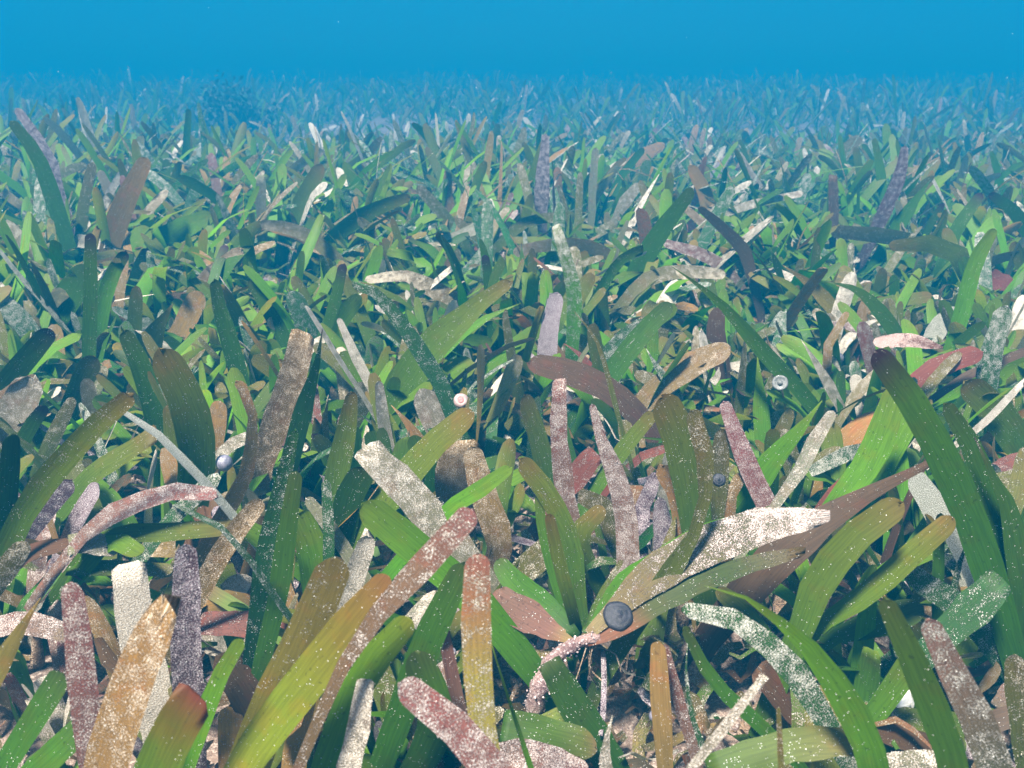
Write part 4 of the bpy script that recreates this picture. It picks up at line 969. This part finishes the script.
def shoot_plan(x, y, tall):
    """Courses of the two to four leaves of a shoot rooted at (x, y)."""
    g = ground_z(x, y); out = []
    az = rng.uniform(0, 2 * math.pi); nb = int(rng.integers(2, 5))
    for k in range(nb):
        a = az + math.pi * (k % 2) + rng.normal(0, .5)
        L = tall * float(np.interp(y, [.3, 1.2], [1.0, 1.7])) * rng.uniform(.5, 1.0) * (1 if k < 2 else .72)
        th0, th1 = abs(rng.normal(float(np.interp(y, [.3, .9], [.24, .42])), .24)), abs(rng.normal(float(np.interp(y, [.3, .9], [.85, 1.1])), .42))
        if rng.random() < .20: th1 += .9
        n = 6; P = [np.array([x, y, g - .004])]
        for j in range(n):
            th = min(th0 + (th1 - th0) * (j / (n - 1)) ** 1.2, 1.65)
            P.append(P[-1] + L / n * np.array([math.cos(a) * math.sin(th), math.sin(a) * math.sin(th), math.cos(th)]))
        w = rng.uniform(.0064, .0118) * (1 if k < 2 else .8) * float(np.interp(y, [.45, 1.5], [1, 1.28]))
        out.append((np.array(P), w, a))
    return out


field = []          # leaves joined into the meadow
things_left = max(0, 298 - len(HERO) - 1)
cands = []
y = .16
placed = 0
N_NEAR, N_MID, N_FAR = 2600, 4800, 4600
spots = []
def scatter(n, y0, y1, pad):
    k = 0
    while k < n:
        yy = math.sqrt(rng.uniform(y0 * y0, y1 * y1)); half = yy * .60 + pad
        xx = rng.uniform(-half, half); spots.append((xx, yy)); k += 1
scatter(N_NEAR, .16, .95, .12); scatter(N_MID, .95, 2.5, .25); scatter(N_FAR, 2.5, 7.6, .4)
spots.sort(key=lambda s: s[1])
near_plans = []
for (x, yv) in spots:
    patch = mnoise.noise(Vector((x * 1.1, yv * 1.1, 8.0)))
    tall = float(np.interp(yv, [.5, 2.3], [.112, .104])) + float(np.interp(yv, [.8, 1.6], [.035, .05])) * patch + .015 * mnoise.noise(Vector((x * 6, yv * 6, 3.0)))
    if yv < .30: tall *= .72
    elif yv < .6: tall *= .88
    if yv < .46 and -.01 < x < .12 and rng.random() < .9: continue            # the bare sediment below the fan
    if yv > 1.3 and patch < -.32 and rng.random() < .25: continue
    dead = yv < .37 and x < -.055 + .02 * mnoise.noise(Vector((x * 30, yv * 30, 1))) and rng.random() < .75   # a patch of dying shoots
    if dead: tall *= .72
    plan = shoot_plan(x, yv, tall)
    kind = str(rng.choice(['B', 'U', 'T', 'L', 'W', 'P'])) if dead else FILL_KINDS[int(rng.choice(len(FILL_KINDS), p=FILL_Q if yv > .45 else FILL_P))]
    keep = []
    for P, w, a in plan:
        kd = kind if (rng.random() < .6 or dead) else FILL_KINDS[int(rng.choice(len(FILL_KINDS), p=FILL_Q if yv > .45 else FILL_P))]
        if yv < 1.3:
            dist = np.linalg.norm(P - CAMP, axis=1).min()
            if dist < .115: continue
            C, _ = catmull(P, 14)
            tries = 0
            while in_front(C) > .10 and tries < 3:                              # cropped or grazed shorter where it would hide a traced plant
                P = P[0] + (P - P[0]) * .72; C, _ = catmull(P, 14); tries += 1
            if in_front(C) > .16: continue
        keep.append((P, w, a, kd))
    if not keep: continue
    if yv < .95: near_plans.append((x, yv, kind, keep))
    else: field += [(P, w, a, kd, yv) for P, w, a, kd in keep]


def visible_share(keep):
    s = 0.0
    for P, w, a, kd in keep:
        C, L = catmull(P, 14); px, py, d = project(C)
        ix, iy = (px / 2).astype(int), (py / 2).astype(int)
        ok = (ix >= 0) & (ix < SW) & (iy >= 0) & (iy < SH)
        v = np.zeros(len(C), bool); v[ok] = NEAR[iy[ok], ix[ok]] > d[ok] - .01
        s += float((v * (w * FPX / np.maximum(d, .05)) * (L * FPX / np.maximum(d, .05)) / len(C)).sum())
    return s


for k in range(1500):                                                           # thin old strands tangled through the meadow
    yv = math.sqrt(rng.uniform(.25 ** 2, 1.9 ** 2)); x = rng.uniform(-1, 1) * (yv * .6 + .15)
    L = rng.uniform(.05, .16); th0, th1 = abs(rng.normal(.5, .35)), rng.uniform(.6, 1.7); a = rng.uniform(0, 6.28)
    P = [np.array([x, yv, ground_z(x, yv) + rng.uniform(-.004, .05)])]
    for j in range(6):
        th = th0 + (th1 - th0) * j / 5
        P.append(P[-1] + L / 6 * np.array([math.cos(a + .1 * j) * math.sin(th), math.sin(a + .1 * j) * math.sin(th), math.cos(th)]))
    P = np.array(P)
    if np.linalg.norm(P - CAMP, axis=1).min() < .15: continue
    C, _ = catmull(P, 14)
    if yv < 1.2 and in_front(C) > .06: continue
    field.append((P, rng.uniform(.0010, .0032), a + 1.57, str(rng.choice(["W", "C", "L", "T", "O", "G"])), yv))
near_plans.sort(key=lambda q: -visible_share(q[3]))
chosen, rest = near_plans[:things_left], near_plans[things_left:]
used = {}
for i, (x, yv, kind, keep) in enumerate(chosen):
    rnd = random.Random(9000 + i)
    foot = np.array([x, yv, ground_z(x, yv)])
    root = empty_at("seagrass_shoot", foot)
    for P, w, a, kd in keep:
        f = np.array([math.cos(a), math.sin(a), .25]) * rnd.choice((-1, 1))
        ws = np.array([w * .6, w * .9, w, w, w, w * .95, w * .85])
        o, info = leaf_mesh("blade", P - foot, ws, f, kd, root, rnd.choice(('round', 'round', 'point', 'flat', 'torn')), rnd.uniform(-.5, .5), nseg=11, rnd=rnd, dark_tip=(kd == "D" and rnd.random() < .4), curl=rnd.uniform(-.9, .9))
        if yv < .5: leaf_crust(o, info, .6)
    sheath(root, foot, (0, 0), .0038)
    C = np.vstack([P for P, _, _, _ in keep]); X, Y, D = project(C)
    cx, cy, cd = float(X.mean()), float(Y.mean()), float(D.mean())
    best = min(HERO_AT, key=lambda h: math.hypot(h[1] - cx, h[2] - cy) + 90 * used.get(h[0], 0))
    used[best[0]] = used.get(best[0], 0) + 1
    where = "behind" if cd > best[3] + .03 else "in front of" if cd < best[3] - .03 else "beside"
    kds = [k for _, _, _, k in keep]
    main = kds[0]; other = next((k for k in kds if k != main), None)
    hmax = max(float(P[:, 2].max()) for P, _, _, _ in keep) - foot[2]
    size = "low" if hmax < .06 else "tall" if hmax > .105 else "mid-height"
    num = {1: "single-bladed", 2: "two-bladed", 3: "three-bladed", 4: "four-bladed"}[len(keep)]
    lab = f"{size} {num} {WORDS[main]}" + (f" and {WORDS[other]}" if other else "") + f" shoot {where} the {best[0]}"
    if len(lab.split()) > 16: lab = lab.replace(num + " ", "")
    if len(lab.split()) > 16: lab = lab.replace(size + " ", "", 1)
    if len(lab.split()) > 16: lab = lab.replace(f" and {WORDS.get(other, '')}", "", 1)
    tag(root, lab, "seagrass shoot", "seagrass shoots of the meadow")
field += [(P, w, a, kd, yv) for x, yv, kind, keep in rest for P, w, a, kd in keep]


def meadow(leaves):
    """All remaining leaves of the meadow, too many to tell apart, as one mesh of blades with a slightly hollow section."""
    VV, QQ, TT, CR, CT_, SP, UV = [], [], [], [], [], [], []
    off = 0
    for P, w, a, kd, yv in leaves:
        n = 9 if yv < 1.2 else 6 if yv < 3.0 else 4
        cols = 3 if yv < 3.0 else 2
        C, L = catmull(P, n)
        us = np.concatenate([np.linspace(0, .90, n - 2), [.965, 1.0]])
        C, L = catmull(P, us)
        wf = np.interp(us, [0, .2, .90, .965, 1], [.6, 1, .96, .78, .34]) * w 
        f = np.array([math.cos(a), math.sin(a), .2])
        T, Sd, N = frames(C, f, rng.uniform(-.5, .5) + us * rng.uniform(-1.1, 1.1))
        xs = np.linspace(-.5, .5, cols); hollow = rng.uniform(-.1, .2)
        V = C[:, None] + Sd[:, None] * (xs[None, :, None] * wf[:, None, None]) + N[:, None] * ((np.abs(xs) * 2 * hollow)[None, :, None] * wf[:, None, None])
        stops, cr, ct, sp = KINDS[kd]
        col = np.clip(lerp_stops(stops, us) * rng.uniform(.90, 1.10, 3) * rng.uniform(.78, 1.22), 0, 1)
        uo, vo = rng.uniform(0, 80, 2)
        u = np.stack(np.broadcast_arrays(xs[None] * wf[:, None] * 100 + uo, us[:, None] * L * 100 + vo), -1)
        idx = np.arange(n * cols).reshape(n, cols) + off
        VV.append(V.reshape(-1, 3)); QQ.append(np.stack([idx[:-1, :-1], idx[:-1, 1:], idx[1:, 1:], idx[1:, :-1]], -1).reshape(-1, 4))
        m = n * cols; off += m
        TT.append(np.repeat(col, cols, 0)); CR.append(np.repeat(cr[0] + (cr[1] - cr[0]) * us + rng.uniform(-.08, .08), cols))
        CT_.append(np.tile(np.array(ct), (m, 1))); SP.append(np.full(m, sp)); UV.append(u.reshape(-1, 2))
    o = big_mesh("seagrass_meadow", np.vstack(VV), np.vstack(QQ), LEAF)
    set_attrs(o.data, np.vstack(TT), np.concatenate(CR), np.vstack(CT_), np.concatenate(SP), np.vstack(UV))
    tag(o, "dense seagrass meadow fading away into blue water", kind="stuff")


meadow(field)


# ------------------------------------------------------------------ leaf litter, rubble, drifting specks
def litter():
    leaves = []
    VV, QQ, TT, CR, CT_, SP, UV = [], [], [], [], [], [], []
    off = 0
    for k in range(3600):
        yv = math.sqrt(rng.uniform(.15 ** 2, 1.0)); x = rng.uniform(-1, 1) * (yv * .6 + .12)
        L = rng.uniform(.008, .05); w = rng.uniform(.0015, .010); a = rng.uniform(0, 6.28)
        if k < 420: x, yv = rng.uniform(-.03, .14), rng.uniform(.2, .46); L *= .55; w *= .6
        n = 5; us = np.linspace(-.5, .5, n)
        bend = rng.normal(0, .6)
        C = np.stack([x + np.cos(a + bend * us) * us * L, yv + np.sin(a + bend * us) * us * L, np.zeros(n)], 1)
        lift_ = rng.uniform(.002, .016) if rng.random() < .8 else rng.uniform(.016, .045); tilt = rng.normal(0, .25)
        for i in range(n): C[i, 2] = max(ground_z(C[i, 0], C[i, 1]) + .002, ground_z(x, yv) + lift_ + tilt * us[i] * L + .003 * math.cos(us[i] * 6 + k))
        T, Sd, N = frames(C, np.array([rng.normal(0, .35), rng.normal(0, .35), 1.0]), np.zeros(n))
        xs = np.array([-.5, 0, .5]); wf = w * np.array([.7, 1, 1, .95, .5])
        V = C[:, None] + Sd[:, None] * (xs[None, :, None] * wf[:, None, None]) + N[:, None] * ((.14 * (1 - np.abs(xs) * 2))[None, :, None] * wf[:, None, None])
        kd = rng.choice(["T", "W", "P", "B", "L", "U", "O"], p=[.28, .07, .12, .28, .15, .05, .05]); stops, cr, ct, sp = KINDS[kd]
        idx = np.arange(n * 3).reshape(n, 3) + off; off += n * 3
        VV.append(V.reshape(-1, 3)); QQ.append(np.stack([idx[:-1, :-1], idx[:-1, 1:], idx[1:, 1:], idx[1:, :-1]], -1).reshape(-1, 4))
        TT.append(np.repeat(np.clip(lerp_stops(stops, us + .5) * rng.uniform(.6, 1.1, 3), 0, 1), 3, 0)); CR.append(np.full(n * 3, cr[1])); CT_.append(np.tile(np.array(ct) * .85, (n * 3, 1))); SP.append(np.full(n * 3, sp))
        uo = rng.uniform(0, 80, 2)
        UV.append(np.stack(np.broadcast_arrays(xs[None] * wf[:, None] * 100 + uo[0], us[:, None] * L * 100 + uo[1]), -1).reshape(-1, 2))
    o = big_mesh("leaf_litter", np.vstack(VV), np.vstack(QQ), LEAF)
    set_attrs(o.data, np.vstack(TT), np.concatenate(CR), np.vstack(CT_), np.concatenate(SP), np.vstack(UV))
    tag(o, kind="stuff")


def rubble():
    V, F_ = [], []
    for k in range(5200):
        yv = math.sqrt(rng.uniform(.15 ** 2, .9 ** 2)); x = rng.uniform(-1, 1) * (yv * .6 + .12)
        if k < 1300: x, yv = rng.uniform(-.03, .16), rng.uniform(.2, .45)
        s = .0009 * math.exp(rng.normal(0, .6)); b = len(V)
        q = rng.uniform(.5, 1.4, (6, 3)) * s; ax = rng.uniform(.5, 1.6, 3)
        R = np.linalg.qr(rng.normal(size=(3, 3)))[0]
        c = np.array([x, yv, ground_z(x, yv) + s * .4 + .002])
        V += list((OCT_V * q * ax) @ R + c); F_ += [(a + b, d + b, e + b) for a, d, e in OCT_F]
    tag(link_mesh("coral_rubble", V, F_, RUBBLE, smooth=False), kind="stuff")


def specks():
    n = 300; yy = rng.uniform(.35, 1.7, n); c = []
    for y_ in yy:
        px, py = rng.uniform(-200, 1224), rng.uniform(-200, 560)
        c.append(np.array([rng.uniform(-.65, .65) * (y_ + .1), y_, rng.uniform(.10, .36)]))
    s = rng.uniform(.00012, .00034, n)
    tag(grains("drifting_specks", c, s, np.clip(np.array([.75, .78, .78]) * rng.uniform(.5, 1, (n, 1)), 0, .85)), kind="stuff")


litter(); rubble(); specks()


# ------------------------------------------------------------------ dark clump far out
def dark_clump():
    d = 3.0; base = point_at(236, 132, d); x0, y0 = base[0], base[1]; g = ground_z(x0, y0)
    root = empty_at("seaweed_clump", (x0, y0, g)); loc = np.array(root.location)
    tag(root, "dark bushy seaweed clump rising out of the far meadow, blurred by blue water", "seaweed")
    kd = ([(0, (.012, .014, .012)), (1, (.02, .024, .016))], (0, .05), (.1, .1, .1), .02)
    for k in range(5):
        P = np.array([[.05 * math.cos(k * 1.3) * u, .05 * math.sin(k * 1.3) * u, .12 * u] for u in (0, .35, .7, 1.0)])
        leaf_mesh("stem", P, np.array([.012, .012, .010, .008]), np.array([0, -1, .2]), "D", root, 'round', 0.0, nseg=8, kinds=kd, rnd=random.Random(k))
    V, F_, T_ = [], [], []
    for k in range(1500):                                # small ragged fronds through an uneven mound
        u = rng.normal(0, 1, 3); u[2] = abs(u[2]); u /= np.linalg.norm(u); q = rng.random() ** .4
        bump = 1 + .55 * mnoise.noise(Vector((u[0] * 2.2, u[1] * 2.2, u[2] * 2.2 + 4)))
        p = np.array([u[0] * .16, u[1] * .14, u[2] * .185]) * q * bump
        R = np.linalg.qr(rng.normal(size=(3, 3)))[0]; s = rng.uniform(.006, .014); b0 = len(V)
        for m in ((-1, 0, 0), (-.3, .45, .15), (1, 0, .1), (-.2, -.45, -.1)): V.append(p + (np.array(m) * s) @ R)
        F_.append((b0, b0 + 1, b0 + 2, b0 + 3)); T_ += [np.array([.012, .016, .012]) * rng.uniform(.6, 1.6)] * 4
    o = link_mesh("foliage", V, F_, GRAIN, root, smooth=False)
    at = o.data.attributes.new("tint", 'FLOAT_COLOR', 'POINT')
    at.data.foreach_set("color", np.concatenate([np.array(T_), np.ones((len(T_), 1))], 1).astype(np.float32).ravel())
    tag(o, kind="stuff")


dark_clump()
